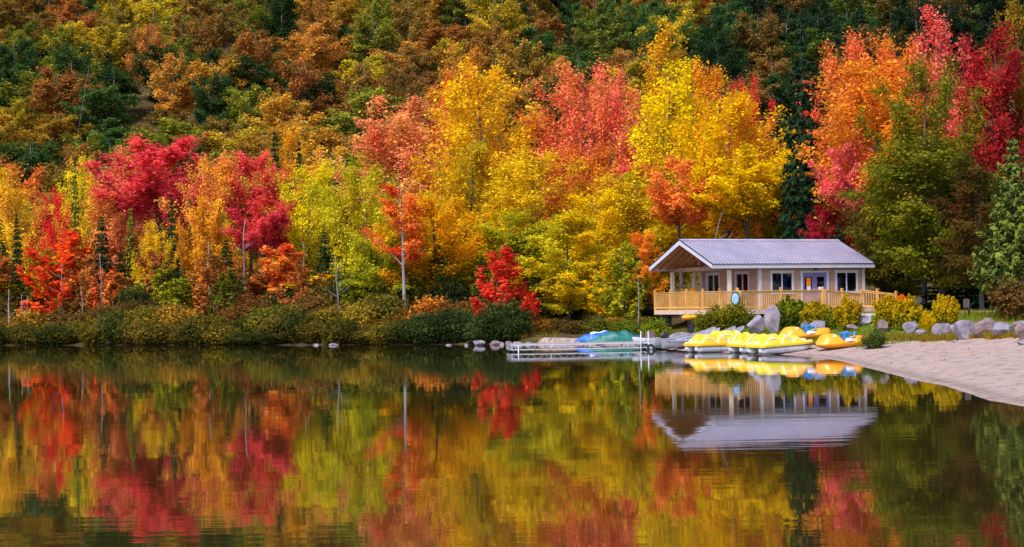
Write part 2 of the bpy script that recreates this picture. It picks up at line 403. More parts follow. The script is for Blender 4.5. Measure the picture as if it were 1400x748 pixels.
# ------------------------------------------------------------------ foliage meshes
def quads_mesh(name, C, N, S, tone, val, mat, aspect=1.35):
    n = len(C); rv = rng.normal(size=(n, 3))
    T = np.cross(N, rv); T /= np.linalg.norm(T, axis=1)[:, None] + 1e-9; B = np.cross(N, T)
    S = S[:, None]
    V = np.stack([C + T * S * aspect * .5, C + B * S * .5, C - T * S * aspect * .5, C - B * S * .5], 1).reshape(-1, 3)
    me = bpy.data.meshes.new(name); me.vertices.add(4 * n); me.vertices.foreach_set('co', V.ravel())
    me.loops.add(4 * n); me.loops.foreach_set('vertex_index', np.arange(4 * n, dtype=np.int32))
    me.polygons.add(n); me.polygons.foreach_set('loop_start', np.arange(0, 4 * n, 4, dtype=np.int32))
    me.update(calc_edges=True)
    for nm, arr in (('tone', tone), ('val', val)):
        a = me.attributes.new(nm, 'FLOAT', 'FACE'); a.data.foreach_set('value', arr.astype(np.float32))
    me.materials.append(MT[mat]); me.validate(); return me
def unit(v): return v / (np.linalg.norm(v, axis=-1, keepdims=True) + 1e-9)

PROFILES = {
    'round': ([0, .12, .35, .6, .82, 1], [.4, .75, .95, 1, .82, .3]),
    'flame': ([0, .15, .4, .65, .85, 1], [.5, .85, 1, .95, .7, .22]),
    'tier':  ([0, .1, .3, .6, .85, 1], [.6, .85, 1, .95, .72, .34]),
    'hill':  ([0, .2, .45, .7, .9, 1], [.5, .85, 1, 1, .85, .45]),
}
KINDS = {  # limb elevation low/high, spray flatness, limbs, sprays per limb, leaves per spray, spread
    'round': (18, 62, .75, 40, 9, 90, .092), 'flame': (48, 76, 1.2, 42, 9, 84, .085),
    'tier': (8, 58, .42, 26, 11, 112, .115), 'hill': (2, 48, .5, 24, 7, 62, .12),
}
def make_tree(kind, H, Rc, cb, leaf, bark='bark', seed=0, dens=1.0, nl=None):
    """trunk mesh and crown mesh of one broadleaf tree: limbs, side twigs and leaf sprays along them"""
    global rng
    rng = np.random.default_rng(seed)
    e0, e1, flat, nlimb, nsp, nleaf, spread = KINDS[kind]; nlimb = nl or nlimb
    pt, pr = PROFILES[kind]; lean = rng.normal(size=2) * .025 * H
    def axis(t): return np.array([lean[0] * t * t, lean[1] * t * t, H * t])
    lob = rng.uniform(0, 6.28, 4); r0 = .011 * H + .04
    C, N, S, T, Vv = [], [], [], [], []; mb = MB()
    hs = [-.03, 0, .12, .3, .5, .7, .86, .97]
    mb.tube([axis(h) + np.array([rng.normal() * .02, rng.normal() * .02, 0]) * H * .15 * h for h in hs], [r0 * 1.5, r0 * 1.2, r0, r0 * .85, r0 * .62, r0 * .4, r0 * .2, r0 * .06], 7)
    for i in range(nlimb):
        t = (i + rng.uniform(0, 1)) / nlimb; a = i * 2.4 + rng.normal() * .35
        lobe = 1 + .24 * math.sin(2 * a + lob[0] + 3 * t) + .17 * math.sin(3 * a + lob[1] - 5 * t) + .1 * math.sin(9 * t + lob[2])
        env = np.interp(t, pt, pr) * lobe * rng.uniform(.6 if kind == 'tier' else .7, 1.14)
        rr = Rc * env; el = math.radians(np.interp(t, [0, 1], [e0, e1]) + rng.normal() * 8)
        dirh = np.array([math.cos(a), math.sin(a), 0]); ztip = H * (cb + (1 - cb) * t * rng.uniform(.94, 1.02))
        tip = axis(ztip / H) + dirh * rr; start_h = max(cb * .55 * H, ztip - rr * math.tan(max(el, -.2)) - .02 * H)
        start = axis(min(start_h, ztip + .08 * rr) / H) if kind == 'tier' and el < .25 else axis(start_h / H)
        L = np.linalg.norm(tip - start); d = (tip - start) / (L + 1e-6)
        mid = start * .5 + tip * .5 + np.array([0, 0, (.05 if kind == 'tier' else -.05) * L]) + rng.normal(size=3) * .04 * L
        rb = r0 * .36 * (1 - .6 * t)
        mb.tube([start, mid, tip], [rb, rb * .6, rb * .15], 5, cap=False)
        limb_t = rng.normal(.5, .28)
        for k in range(nsp):
            q = 1 - (k / nsp) * .72 if L > .4 * Rc else rng.uniform(.1, 1)
            base = start * (1 - q) ** 2 + mid * 2 * q * (1 - q) + tip * q * q
            sd = rng.normal(size=3); sd[2] *= flat * .6; sd = d * .8 + sd * .62 + np.array([0, 0, .35 if kind == 'flame' else (.0 if kind == 'tier' else .22)]); sd /= np.linalg.norm(sd)
            l2 = Rc * rng.uniform(.16, .38) * (1.15 - .45 * q if k else .6); end = base + sd * l2
            if k % 2 == 0 and kind != 'hill': mb.tube([base, end], [rb * .3, rb * .08], 3, cap=False)
            m = int(nleaf * dens * rng.uniform(.55, 1.35)); u = rng.uniform(-.1, 1.1, (m, 1))
            sg = spread * Rc * np.array([1, 1, .34 if kind == 'tier' else .62 if kind != 'flame' else .9])
            P = base + (end - base) * u + rng.normal(size=(m, 3)) * sg * (1.1 - .45 * u)
            out = unit(P - axis(.45))
            nn = unit(np.array([0, 0, .8]) + out * .45 + rng.normal(size=(m, 3)) * .5)
            tc = np.clip(limb_t * .6 + rng.normal(.5, .3) * .4 + .1 * (t - .5), 0, 1)
            C.append(P); N.append(nn); S.append(leaf * rng.uniform(.38, 1.42, m)); T.append(np.clip(tc + rng.normal(size=m) * .24, 0, 1))
            Vv.append(np.clip(1 + rng.normal() * .11 + rng.normal(size=m) * .12, .55, 1.45))
    C = np.concatenate(C)
    crown = quads_mesh('crown', C, np.concatenate(N), np.concatenate(S), np.concatenate(T), np.concatenate(Vv), 'leaf')
    me = bpy.data.meshes.new('trunk'); me.from_pydata(mb.v, [], mb.f); me.polygons.foreach_set('use_smooth', [True] * len(mb.f)); me.materials.append(MT[bark])
    return dict(trunk=me, crown=crown, H=float(np.percentile(C[:, 2], 99.7)), R=float(np.percentile(np.hypot(C[:, 0], C[:, 1]), 94)))
def make_conifer(H, Rc, cb, levels, per, seed, droop=.35, leaf=.28, dens=26, bark='bark'):
    global rng
    rng = np.random.default_rng(seed); C, N, S, T, V = [], [], [], [], []
    mb = MB(); mb.tube([(0, 0, -.03 * H), (0, 0, H * .5), (0, 0, H * .99)], [.016 * H, .009 * H, .001 * H], 7)
    for l in range(levels):
        t = (l + rng.uniform(-.3, .3)) / levels; z = H * (cb + (1 - cb) * max(t, 0)); rl = Rc * (1 - t) ** .8 * rng.uniform(.72, 1.1) + .05 * Rc
        nb = max(4, int(per * (1 - .5 * t))); a0 = rng.uniform(0, 6.28)
        for b in range(nb):
            a = a0 + 2 * math.pi * b / nb + rng.normal() * .2; r = rl * rng.uniform(.7, 1.12); dr = droop * rng.uniform(.6, 1.3)
            d = np.array([math.cos(a), math.sin(a), 0])
            m = int(dens * (r / Rc) + 8); s = rng.uniform(.08, 1, m) ** .8
            side = np.array([-d[1], d[0], 0]); wv = rng.normal(size=m) * (.16 * r * (1.05 - s)) + rng.normal(size=m) * .04
            P = d * (s * r)[:, None] + side * wv[:, None]; P[:, 2] += z - dr * r * s + .22 * r * s ** 2 + rng.normal(size=m) * .05
            C.append(P); N.append(unit(np.array([0, 0, 1.]) + d * .5 + rng.normal(size=(m, 3)) * .5)); S.append(leaf * rng.uniform(.6, 1.2, m) * (.5 + .5 * (1 - t)))
            T.append(np.clip(s + rng.normal(size=m) * .2, 0, 1)); V.append(np.clip(1 + rng.normal(size=m) * .2, .5, 1.5))
            mb.tube([(0, 0, z), tuple(d * r * .9 + np.array([0, 0, z - dr * r * .9 + .18 * r]))], [.0022 * H, .0006 * H], 4, cap=False)
    crown = quads_mesh('crown', np.concatenate(C), np.concatenate(N), np.concatenate(S), np.concatenate(T), np.concatenate(V), 'needle', 1.9)
    me = bpy.data.meshes.new('trunk'); me.from_pydata(mb.v, [], mb.f); me.materials.append(MT[bark])
    return dict(trunk=me, crown=crown, H=H, R=Rc)
def make_shrub(H, Rc, n, seed, leaf=.11, spiky=False, mat='leaf'):
    global rng
    rng = np.random.default_rng(seed); C, N, S, T, V = [], [], [], [], []; mb = MB()
    ns = 46 if spiky else 34
    for k in range(ns):
        a = rng.uniform(0, 6.28); rr = Rc * rng.uniform(.0, .95) ** .6; top = H * (1 - .42 * (rr / Rc) ** 2) * rng.uniform(.72, 1.08)
        tip = np.array([math.cos(a) * rr, math.sin(a) * rr, top]); base = np.array([math.cos(a) * rr * .25, math.sin(a) * rr * .25, -.05])
        mb.tube([base, base * .5 + tip * .5 + np.array([0, 0, .05 * H]), tip], [.014, .01, .003], 4, cap=False)
        m = n // ns; 
        if spiky:
            s = rng.uniform(.05, 1, m) ** .8; P = base + (tip - base) * s[:, None]; sp = .30 * Rc * (1.15 - s)
            P = P + rng.normal(size=(m, 3)) * np.stack([sp, sp, sp * .6], 1) * .7
        else:
            s = rng.uniform(.05, 1, m) ** .7; P = base + (tip - base) * s[:, None] + rng.normal(size=(m, 3)) * np.array([.2, .2, .12]) * Rc
        P[:, 2] = np.maximum(P[:, 2], .03)
        C.append(P); dd = unit(P - np.array([0, 0, .2 * H])); N.append(unit(dd * .6 + np.array([0, 0, .5]) + rng.normal(size=(m, 3)) * .5))
        S.append(leaf * rng.uniform(.6, 1.3, m)); T.append(np.clip((s if spiky else rng.uniform(0, 1)) + rng.normal(size=m) * .22, 0, 1)); V.append(np.clip(1 + rng.normal() * .1 + rng.normal(size=m) * .15, .5, 1.5))
    crown = quads_mesh('foliage', np.concatenate(C), np.concatenate(N), np.concatenate(S), np.concatenate(T), np.concatenate(V), mat, 1.8 if spiky else 1.3)
    me = bpy.data.meshes.new('stems'); me.from_pydata(mb.v, [], mb.f); me.materials.append(MT['twig'])
    C = np.concatenate(C)
    return dict(trunk=me, crown=crown, H=float(np.percentile(C[:, 2], 99.5)), R=float(np.percentile(np.hypot(C[:, 0], C[:, 1]), 95)))

TR = {
    'round': [make_tree('round', 14, 4.2, .2, .155, seed=s) for s in (11, 12, 13, 14)],
    'flame': [make_tree('flame', 15, 3.8, .16, .15, seed=s) for s in (21, 22, 23, 24)],
    'tier':  [make_tree('tier', 12, 3.8, .16, .15, seed=s) for s in (31, 32, 33, 34)],
    'birch': [make_tree('round', 11, 2.6, .3, .18, bark='pale_bark', seed=s) for s in (41, 42)],
    'high': [make_tree('round', 13, 3.2, .62, .155, seed=s, nl=22) for s in (45, 46)],
    'sparse': [make_tree('tier', 11, 2.2, .5, .16, bark='pale_bark', seed=s, dens=.42, nl=13) for s in (51, 52)],
    'young': [make_tree('flame', 6, 1.7, .1, .17, seed=s, dens=.35, nl=22) for s in (55, 56)] + [make_tree('tier', 6, 1.8, .12, .17, seed=s, dens=.35, nl=18) for s in (57, 58)],
    'hill':  [make_tree('hill', 11, 3.6, .2, .25, bark='grey_bark', seed=s, nl=26) for s in (61, 62, 63, 64, 65)],
    'spruce': [make_conifer(12, 2.6, .06, 34, 13, s) for s in (71, 72, 73)],
    'pine': [make_conifer(9, 3.2, .1, 22, 13, 81, droop=-.1, leaf=.3, dens=60)],
}
SHR = {
    'shrub': [make_shrub(1.9, 1.3, 5200, s, .13) for s in (91, 92, 93, 94)],
    'spiky': [make_shrub(1.3, 1.0, 7500, s, .085, True) for s in (95, 96)],
}
LEAFK = .95
def tint(o, a, b, k=LEAFK):
    A = [min(.85, c * k) for c in lin(a)]; B = [min(.85, c * k) for c in lin(b)]
    o.color = (*A, 1); o['leaf_tint'] = B
def put_tree(name, proto, x, y, H, Rc, a, b, rz=None, trunkname='trunk', crownname='crown', z=None, k=LEAFK):
    e = empty(name, (x, y, hz(x, y) if z is None else z), random.uniform(0, 6.28) if rz is None else rz)
    e.scale = (Rc / proto['R'], Rc / proto['R'], H / proto['H'])
    t = bpy.data.objects.new(trunkname, proto['trunk']); COL.objects.link(t); t.parent = e
    c = bpy.data.objects.new(crownname, proto['crown']); COL.objects.link(c); c.parent = e
    tint(c, a, b, k)
    return e

YEL = (255, 218, 24); GOLD = (255, 190, 24); LEM = (240, 222, 48); ORA = (255, 170, 62); RED = (254, 98, 62); CRIM = (236, 70, 96)
PINK = (255, 142, 122); MAG = (214, 54, 96); RUST = (208, 124, 58); OLI = (142, 136, 36); GRN = (84, 110, 38); DGR = (40, 64, 34); YGR = (186, 186, 36)
BRN = (158, 110, 54); DRED = (160, 50, 50); SPR = (38, 66, 40); SGRN = (84, 112, 60)
# kind, trunk px, top row, crown width px, D, colour A, colour B, name, category, label
FRONT = [
 ('flame', 22, 232, 78, 150, YEL, ORA, 'maple_tree', 'tree', 'golden maple with orange tips at the far left, behind the small spruce'),
 ('flame', 60, 205, 70, 162, GOLD, ORA, 'maple_tree', 'tree', 'tall orange-gold maple just left of the scarlet maple on the left bank'),
 ('flame', 76, 262, 44, 143, (255, 44, 40), (236, 50, 70), 'maple_tree', 'tree', 'brightest scarlet maple, small and upright, on the left bank'),
 ('young', 92, 318, 84, 139, (255, 120, 36), (240, 60, 44), 'maple_tree', 'tree', 'low spreading orange-red maple under the scarlet maple on the left'),
 ('flame', 114, 218, 62, 158, YEL, LEM, 'maple_tree', 'tree', 'yellow maple with open top standing between the scarlet and crimson maples'),
 ('round', 152, 232, 66, 156, ORA, PINK, 'maple_tree', 'tree', 'coral orange maple at the left foot of the wide crimson maple'),
 ('high', 222, 190, 132, 158, CRIM, (250, 96, 84), 'maple_tree', 'tree', 'widest crimson-pink maple crown over the left bank spruces'),
 ('round', 175, 205, 90, 168, PINK, ORA, 'maple_tree', 'tree', 'coral-pink maple merging into the left side of the wide crimson crown'),
 ('flame', 212, 305, 46, 140, YEL, GOLD, 'maple_tree', 'tree', 'narrow golden sapling hanging over the brown shrubs of the left bank'),
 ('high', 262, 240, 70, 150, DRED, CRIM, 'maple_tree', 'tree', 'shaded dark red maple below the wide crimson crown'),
 ('round', 290, 212, 80, 147, (255, 196, 40), (255, 150, 90), 'maple_tree', 'tree', 'peach and gold maple right of the wide crimson maple'),
 ('flame', 282, 275, 60, 144, GOLD, ORA, 'birch_tree', 'tree', 'orange-gold birch with pale trunk left of the magenta maple'),
 ('high', 343, 208, 76, 148, (240, 66, 92), (255, 118, 96), 'maple_tree', 'tree', 'tall magenta-red maple with bare purple trunks right of the gold birch'),
 ('high', 358, 268, 78, 141, MAG, RED, 'maple_tree', 'tree', 'lower magenta maple spreading at the foot of the tall magenta maple'),
 ('round', 418, 228, 90, 146, (214, 206, 40), YEL, 'maple_tree', 'tree', 'yellow-green maple immediately right of the magenta maples'),
 ('round', 400, 180, 60, 168, ORA, GOLD, 'maple_tree', 'tree', 'orange tuft-topped maple above the yellow-green maple, beside dark spruces'),
 ('tier', 478, 262, 60, 148, MAG, DRED, 'maple_tree', 'tree', 'small dark crimson maple half hidden between two yellow-green maples'),
 ('round', 462, 205, 90, 164, LEM, ORA, 'maple_tree', 'tree', 'pale lemon maple left of the coral crown in the middle distance'),
 ('round', 508, 225, 96, 130, (232, 204, 36), YGR, 'maple_tree', 'tree', 'olive-yellow maple just left of the white-trunked red birch'),
 ('tier', 527, 325, 90, 122, (196, 188, 34), (130, 140, 36), 'maple_tree', 'tree', 'low olive-yellow spreading tree at the left foot of the white-trunked birch'),
 ('sparse', 553, 254, 70, 119, (240, 70, 45), ORA, 'birch_tree', 'tree', 'slim white-trunked tree with flat scarlet sprays, centre-left of the bank'),
 ('round', 545, 138, 124, 156, (255, 188, 96), (252, 136, 104), 'maple_tree', 'tree', 'broad coral-orange maple crown rising behind the white-trunked birch'),
 ('round', 600, 272, 122, 124, GOLD, (240, 170, 20), 'maple_tree', 'tree', 'amber-gold maple with grey trunk right of the white-trunked birch'),
 ('flame', 607, 108, 36, 160, (250, 100, 40), RED, 'poplar_tree', 'tree', 'narrow orange-red spire left of the big yellow-orange crown'),
 ('round', 665, 92, 136, 146, (255, 205, 26), (255, 178, 40), 'maple_tree', 'tree', 'big yellow-orange maple with visible dark limbs, left of the coral maple'),
 ('round', 632, 68, 90, 170, (240, 150, 56), (200, 150, 50), 'maple_tree', 'tree', 'dusty orange maple topping the big yellow-orange crown'),
 ('round', 640, 195, 100, 136, (220, 150, 30), YGR, 'maple_tree', 'tree', 'orange and lime maple below the big yellow-orange crown'),
 ('young', 690, 340, 62, 113, (252, 84, 58), (238, 64, 54), 'maple_tree', 'tree', 'small scarlet maple at the water edge left of the dock'),
 ('round', 738, 208, 140, 130, (255, 205, 28), (215, 180, 30), 'maple_tree', 'tree', 'broad yellow maple behind the small scarlet waterside maple'),
 ('tier', 700, 290, 110, 124, (200, 180, 30), YGR, 'maple_tree', 'tree', 'yellow-green understory maple just above the small scarlet maple'),
 ('tier', 778, 292, 118, 117, (245, 195, 20), YGR, 'maple_tree', 'tree', 'low yellow-green maple drooping to the shore above the blue tarp'),
 ('tier', 820, 262, 96, 121, (250, 190, 20), YEL, 'maple_tree', 'tree', 'layered golden maple right of the low maple above the tarps'),
 ('round', 800, 92, 135, 142, (255, 158, 80), (250, 112, 92), 'maple_tree', 'tree', 'large coral-red maple crown in the centre between two yellow crowns'),
 ('round', 838, 100, 66, 139, (246, 96, 104), (255, 160, 96), 'maple_tree', 'tree', 'pink-red maple forming the right shoulder of the large coral crown'),
 ('round', 795, 200, 110, 134, (240, 165, 50), (215, 110, 60), 'maple_tree', 'tree', 'rusty thinning maple under the large coral crown with bare purple trunks'),
 ('flame', 900, 45, 96, 160, (225, 160, 35), GOLD, 'maple_tree', 'tree', 'amber maple whose top shows above the brightest yellow crown'),
 ('flame', 912, 88, 112, 136, (255, 214, 16), YEL, 'maple_tree', 'tree', 'brightest yellow maple, tall, above the left end of the boathouse roof'),
 ('round', 872, 235, 100, 126, (250, 196, 30), YGR, 'maple_tree', 'tree', 'yellow-olive maple left of the boathouse gable'),
 ('round', 992, 128, 140, 128, (252, 195, 15), (235, 190, 25), 'maple_tree', 'tree', 'wide golden maple standing behind the boathouse roof'),
 ('round', 972, 92, 90, 150, (240, 140, 50), GOLD, 'maple_tree', 'tree', 'peach-orange maple behind the wide golden maple'),
 ('round', 1026, 112, 56, 144, (235, 50, 70), RED, 'maple_tree', 'tree', 'small pink-red crown to the right of the wide golden maple'),
 ('high', 932, 215, 84, 121, (252, 110, 62), ORA, 'maple_tree', 'tree', 'red-orange maple hanging over the boathouse ridge in front of yellow crowns'),
 ('tier', 880, 318, 60, 119, (240, 176, 44), (248, 120, 56), 'maple_tree', 'tree', 'small red and orange maple touching the boathouse gable peak'),
 ('high', 1020, 205, 110, 122, (240, 195, 20), YEL, 'maple_tree', 'tree', 'yellow layered branches dipping to the middle of the boathouse roof'),
 ('round', 1172, 52, 96, 124, (255, 148, 62), (250, 104, 84), 'maple_tree', 'tree', 'orange-red maple right of the tall dark spruce'),
 ('round', 1208, 85, 140, 117, (240, 150, 30), ORA, 'maple_tree', 'tree', 'amber-orange maple behind the right end of the boathouse'),
 ('round', 1245, 50, 100, 124, (252, 100, 58), ORA, 'maple_tree', 'tree', 'orange-red maple left of the tall scarlet crown at upper right'),
 ('flame', 1302, 20, 100, 118, (244, 58, 66), PINK, 'maple_tree', 'tree', 'tallest scarlet maple crown at the upper right'),
 ('round', 1264, 82, 112, 108, (104, 114, 28), (150, 142, 32), 'maple_tree', 'tree', 'olive-green maple in front of the tallest scarlet crown'),
 ('round', 1364, 40, 96, 108, (222, 50, 58), (120, 36, 40), 'maple_tree', 'tree', 'deep red layered maple at the right edge above the pine'),
 ('round', 1405, -8, 90, 110, (170, 110, 35), OLI, 'maple_tree', 'tree', 'bronze-olive maple cut by the upper right corner'),
 ('high', 1172, 192, 66, 115, (244, 84, 108), PINK, 'maple_tree', 'tree', 'small pink maple crown amid shade above the boathouse right end'),
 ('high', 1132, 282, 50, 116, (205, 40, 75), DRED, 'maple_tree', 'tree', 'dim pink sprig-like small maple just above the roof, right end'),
 ('tier', 1288, 185, 170, 104, (96, 106, 28), (144, 136, 32), 'maple_tree', 'tree', 'broad layered olive maple right of the boathouse'),
 ('tier', 1236, 312, 92, 114, (135, 150, 28), (185, 165, 25), 'maple_tree', 'tree', 'low yellow-green maple touching the boathouse roof right corner'),
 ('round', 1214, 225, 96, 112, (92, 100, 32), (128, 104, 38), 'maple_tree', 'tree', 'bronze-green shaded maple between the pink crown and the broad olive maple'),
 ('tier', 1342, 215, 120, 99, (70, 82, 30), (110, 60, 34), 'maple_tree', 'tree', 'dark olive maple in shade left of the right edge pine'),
 ('round', 1082, 235, 60, 123, (95, 100, 25), (150, 140, 30), 'maple_tree', 'tree', 'olive understory maple at the foot of the tall dark spruce'),
 ('spruce', 1101, 10, 88, 119, (30, 54, 36), (36, 60, 36), 'spruce_tree', 'tree', 'tallest dark spruce behind the boathouse, right of the golden maples'),
 ('spruce', 24, 290, 34, 141, SPR, DGR, 'spruce_tree', 'tree', 'small pointed spruce at the far left of the bank'),
 ('spruce', 104, 228, 34, 147, SPR, OLI, 'spruce_tree', 'tree', 'thin tall spruce beside the scarlet maple on the left bank'),
 ('spruce', 140, 292, 56, 139, (70, 85, 30), DGR, 'spruce_tree', 'tree', 'loose olive conifer between the orange-red maple and golden sapling'),
 ('spruce', 236, 262, 36, 142, SPR, DGR, 'spruce_tree', 'tree', 'dark green spruce below the crimson maple, right of the golden sapling'),
 ('spruce', 180, 282, 40, 146, SPR, OLI, 'spruce_tree', 'tree', 'dim spruce left of the golden sapling on the left bank'),
 ('spruce', 262, 268, 44, 146, OLI, DGR, 'spruce_tree', 'tree', 'olive spruce immediately right of the darker spruce under the crimson maple'),
 ('spruce', 378, 176, 50, 168, SPR, DGR, 'spruce_tree', 'tree', 'dark spruce behind the magenta maples, beside the orange tuft'),
 ('spruce', 412, 190, 38, 166, SPR, DGR, 'spruce_tree', 'tree', 'dark spruce right of the orange tufted maple'),
 ('spruce', 497, 352, 60, 124, SPR, DGR, 'spruce_tree', 'tree', 'low dark hemlock under the olive-yellow maple centre-left'),
 ('spruce', 660, 350, 60, 121, SPR, DGR, 'spruce_tree', 'tree', 'low dark hemlock between the amber maple and small scarlet maple'),
 ('spruce', 730, 372, 58, 116, (45, 75, 30), DGR, 'spruce_tree', 'tree', 'low green hemlock right of the small scarlet maple'),
 ('spruce', 850, 350, 70, 118, SPR, DGR, 'spruce_tree', 'tree', 'dark hemlock left of the boathouse deck'),
 ('spruce', 880, 385, 60, 112, SPR, DGR, 'spruce_tree', 'tree', 'short dark hemlock touching the boathouse deck left corner'),
 ('spruce', 1060, 300, 60, 124, SPR, DGR, 'spruce_tree', 'tree', 'dark spruce just behind the middle of the roof ridge'),
 ('spruce', 1148, 300, 66, 114, SPR, DGR, 'spruce_tree', 'tree', 'dark spruce behind the right end of the roof ridge'),
 ('spruce', 1225, 350, 60, 113, SPR, DGR, 'spruce_tree', 'tree', 'dark spruce behind the ramp right of the boathouse'),
 ('spruce', 1300, 330, 84, 108, SPR, DGR, 'spruce_tree', 'tree', 'dark spruce behind the lawn and gravel road'),
 ('spruce', 1350, 320, 80, 104, SPR, DGR, 'spruce_tree', 'tree', 'dark spruce behind the road next to the pine at right'),
 ('pine', 1388, 188, 118, 82, SGRN, (110, 115, 45), 'pine_tree', 'tree', 'bushy grey-green pine at the right edge above the boulders'),
]
LAND = []     # landmark phrases for neighbours' labels
fi = 0
for kd, px, top, wpx, D, a, b, nm, cat, lab in FRONT:
    p = at(px, HZ, D); z0 = hz(p.x, D); zt = at(px, top, D).z
    pr = TR[kd][(fi * 7) % len(TR[kd])]; fi += 1
    e = put_tree(nm, pr, p.x, D, zt - z0, max(.8, wpx / F * D / 2 * (1.08 if kd in ('spruce', 'pine') else 1.12 if kd in ('tier', 'sparse') else 1.34)), a, b)
    tag(e, lab, cat, group={'spruce_tree': 'conifers near the lake shore', 'maple_tree': 'autumn maples along the lake shore'}.get(nm))

# ---- broadleaf and conifer trees of the mid belt and the hillside
def pick(px, py_frac, D):
    """pigment class by place on the slope"""
    u = random.random()
    if D < 212:
        t = px / 1400
        if t < .3:  L = [('rust', RUST, BRN), ('rust', (205, 100, 45), RUST), ('olive', OLI, BRN), ('golden', (215, 160, 40), OLI), ('coral', (215, 80, 55), RUST), ('green', GRN, OLI)]
        elif t < .75: L = [('yellow-green', YGR, OLI), ('olive', (150, 140, 40), GRN), ('golden', (220, 170, 40), YGR), ('peach', (225, 130, 60), OLI), ('green', (75, 110, 40), GRN), ('coral', (225, 90, 60), RUST)]
        else: L = [('green', GRN, DGR), ('olive', OLI, GRN), ('amber', (210, 130, 35), OLI), ('scarlet', (215, 60, 50), DRED), ('green', (60, 85, 35), DGR)]
    else:
        t = px / 1400
        if t < .42: L = [('orange', (206, 140, 62), (146, 116, 46)), ('amber', (200, 146, 50), (134, 116, 42)), ('brown', (158, 118, 54), (100, 94, 42)), ('olive', (134, 128, 42), (88, 98, 38)), ('golden', (214, 178, 44), (140, 136, 40)), ('green', (84, 110, 50), (58, 84, 44)), ('dark green', (58, 84, 40), (44, 64, 36)), ('yellow-green', (160, 156, 48), (100, 112, 42)), ('orange', (196, 122, 60), (140, 104, 48)), ('rust', (184, 108, 58), (128, 96, 48)), ('brown', (160, 116, 56), (104, 92, 42))]
        elif t < .72: L = [('olive', (126, 124, 46), (74, 94, 42)), ('green', (76, 108, 52), (54, 80, 48)), ('dark green', (56, 80, 42), (42, 62, 38)), ('orange', (200, 130, 64), (130, 108, 48)), ('golden', (202, 166, 46), (130, 130, 42)), ('green', (88, 120, 54), (58, 86, 46)), ('rust', (180, 112, 62), (118, 98, 48)), ('amber', (190, 140, 54), (116, 112, 44))]
        else: L = [('dark green', (52, 74, 42), (40, 58, 38)), ('green', (68, 100, 50), (50, 74, 46)), ('olive', (114, 118, 44), (62, 86, 42)), ('brown', (156, 112, 56), (90, 86, 44)), ('dark green', (46, 66, 42), (36, 52, 36))]
    return random.choice(L)
skyl = np.full(1800, 470.0)
for kd, fx, top, wpx, D, a, b, nm, cat, lab in FRONT:
    if kd in ('sparse', 'spruce'): continue
    q = np.arange(1800) - 200; dx = np.abs(q - fx) / (wpx / 2); yy = np.where(dx < .95, top + 14 + 60 * dx ** 2, 470)
    skyl = np.minimum(skyl, yy)
cand = []
D = 160.0
while D < 352:
    sp = 6.6 if D < 212 else 6.8
    span = 0.335 * D + 4
    x = -span + random.uniform(0, sp)
    while x < span:
        cand.append((x + random.uniform(-1.6, 1.6), D + random.uniform(-2.2, 2.2))); x += sp * random.uniform(.88, 1.2)
    D += 7.5 if D < 212 else 8.2
n_ind = 0; extra = []
def cell(px): return ('far left' if px < 140 else 'left' if px < 380 else 'centre-left' if px < 620 else 'centre' if px < 860 else 'centre-right' if px < 1080 else 'right' if px < 1280 else 'far right')
for (x, y) in cand:
    z0 = hz(x, y); px, pyt = proj((x, y, z0 + 9))
    cl, a, b = pick(px, pyt, y)
    jit = random.uniform(.94, 1.24); a = tuple(min(255, c * jit) for c in a); b = tuple(min(255, c * jit) for c in b)
    H = random.choice((8, 9.5, 10.5, 12)) * random.uniform(.92, 1.1) if y > 212 else random.uniform(10, 14.5); rad = random.uniform(3.1, 5.2)
    if pyt < -45 or pyt > 400: 
        if pyt < -45: extra.append((x, y, H, rad, a, b))
        continue
    pt_ = proj((x, y, z0 + H))[1]
    if pt_ > skyl[int(min(max(px + 200, 0), 1799))] + 4 and -60 < px < 1460: continue
    if px < -110 or px > 1510 or n_ind >= 298:
        extra.append((x, y, H, rad, a, b)); continue
    if random.random() < (.06 if y > 212 else .08):
        pr = random.choice(TR['spruce']); e = put_tree('spruce_tree', pr, x, y, H * 1.05, rad * .62, SPR, (45, 70, 40))
        auto(e, 'dark conifer %s' % ('among the autumn trees at the %s hillside foot' if y < 212 else 'on the %s of the forested hillside') % cell(px), (x, y, z0)); tag(e, cat='tree', group='conifers on the wooded slope')
        continue
    n_ind += 1
    e = put_tree('broadleaf_tree', random.choice(TR['hill']), x, y, H, rad, a, b)
    band = 'hillside foot' if y < 212 else 'lower hillside' if pyt > 110 else 'mid hillside' if pyt > 50 else 'upper hillside'
    auto(e, '%s tree crown on the %s, %s' % (cl, band, cell(px)), (x, y, z0)); tag(e, cat='tree', group='broadleaf trees on the wooded slope')
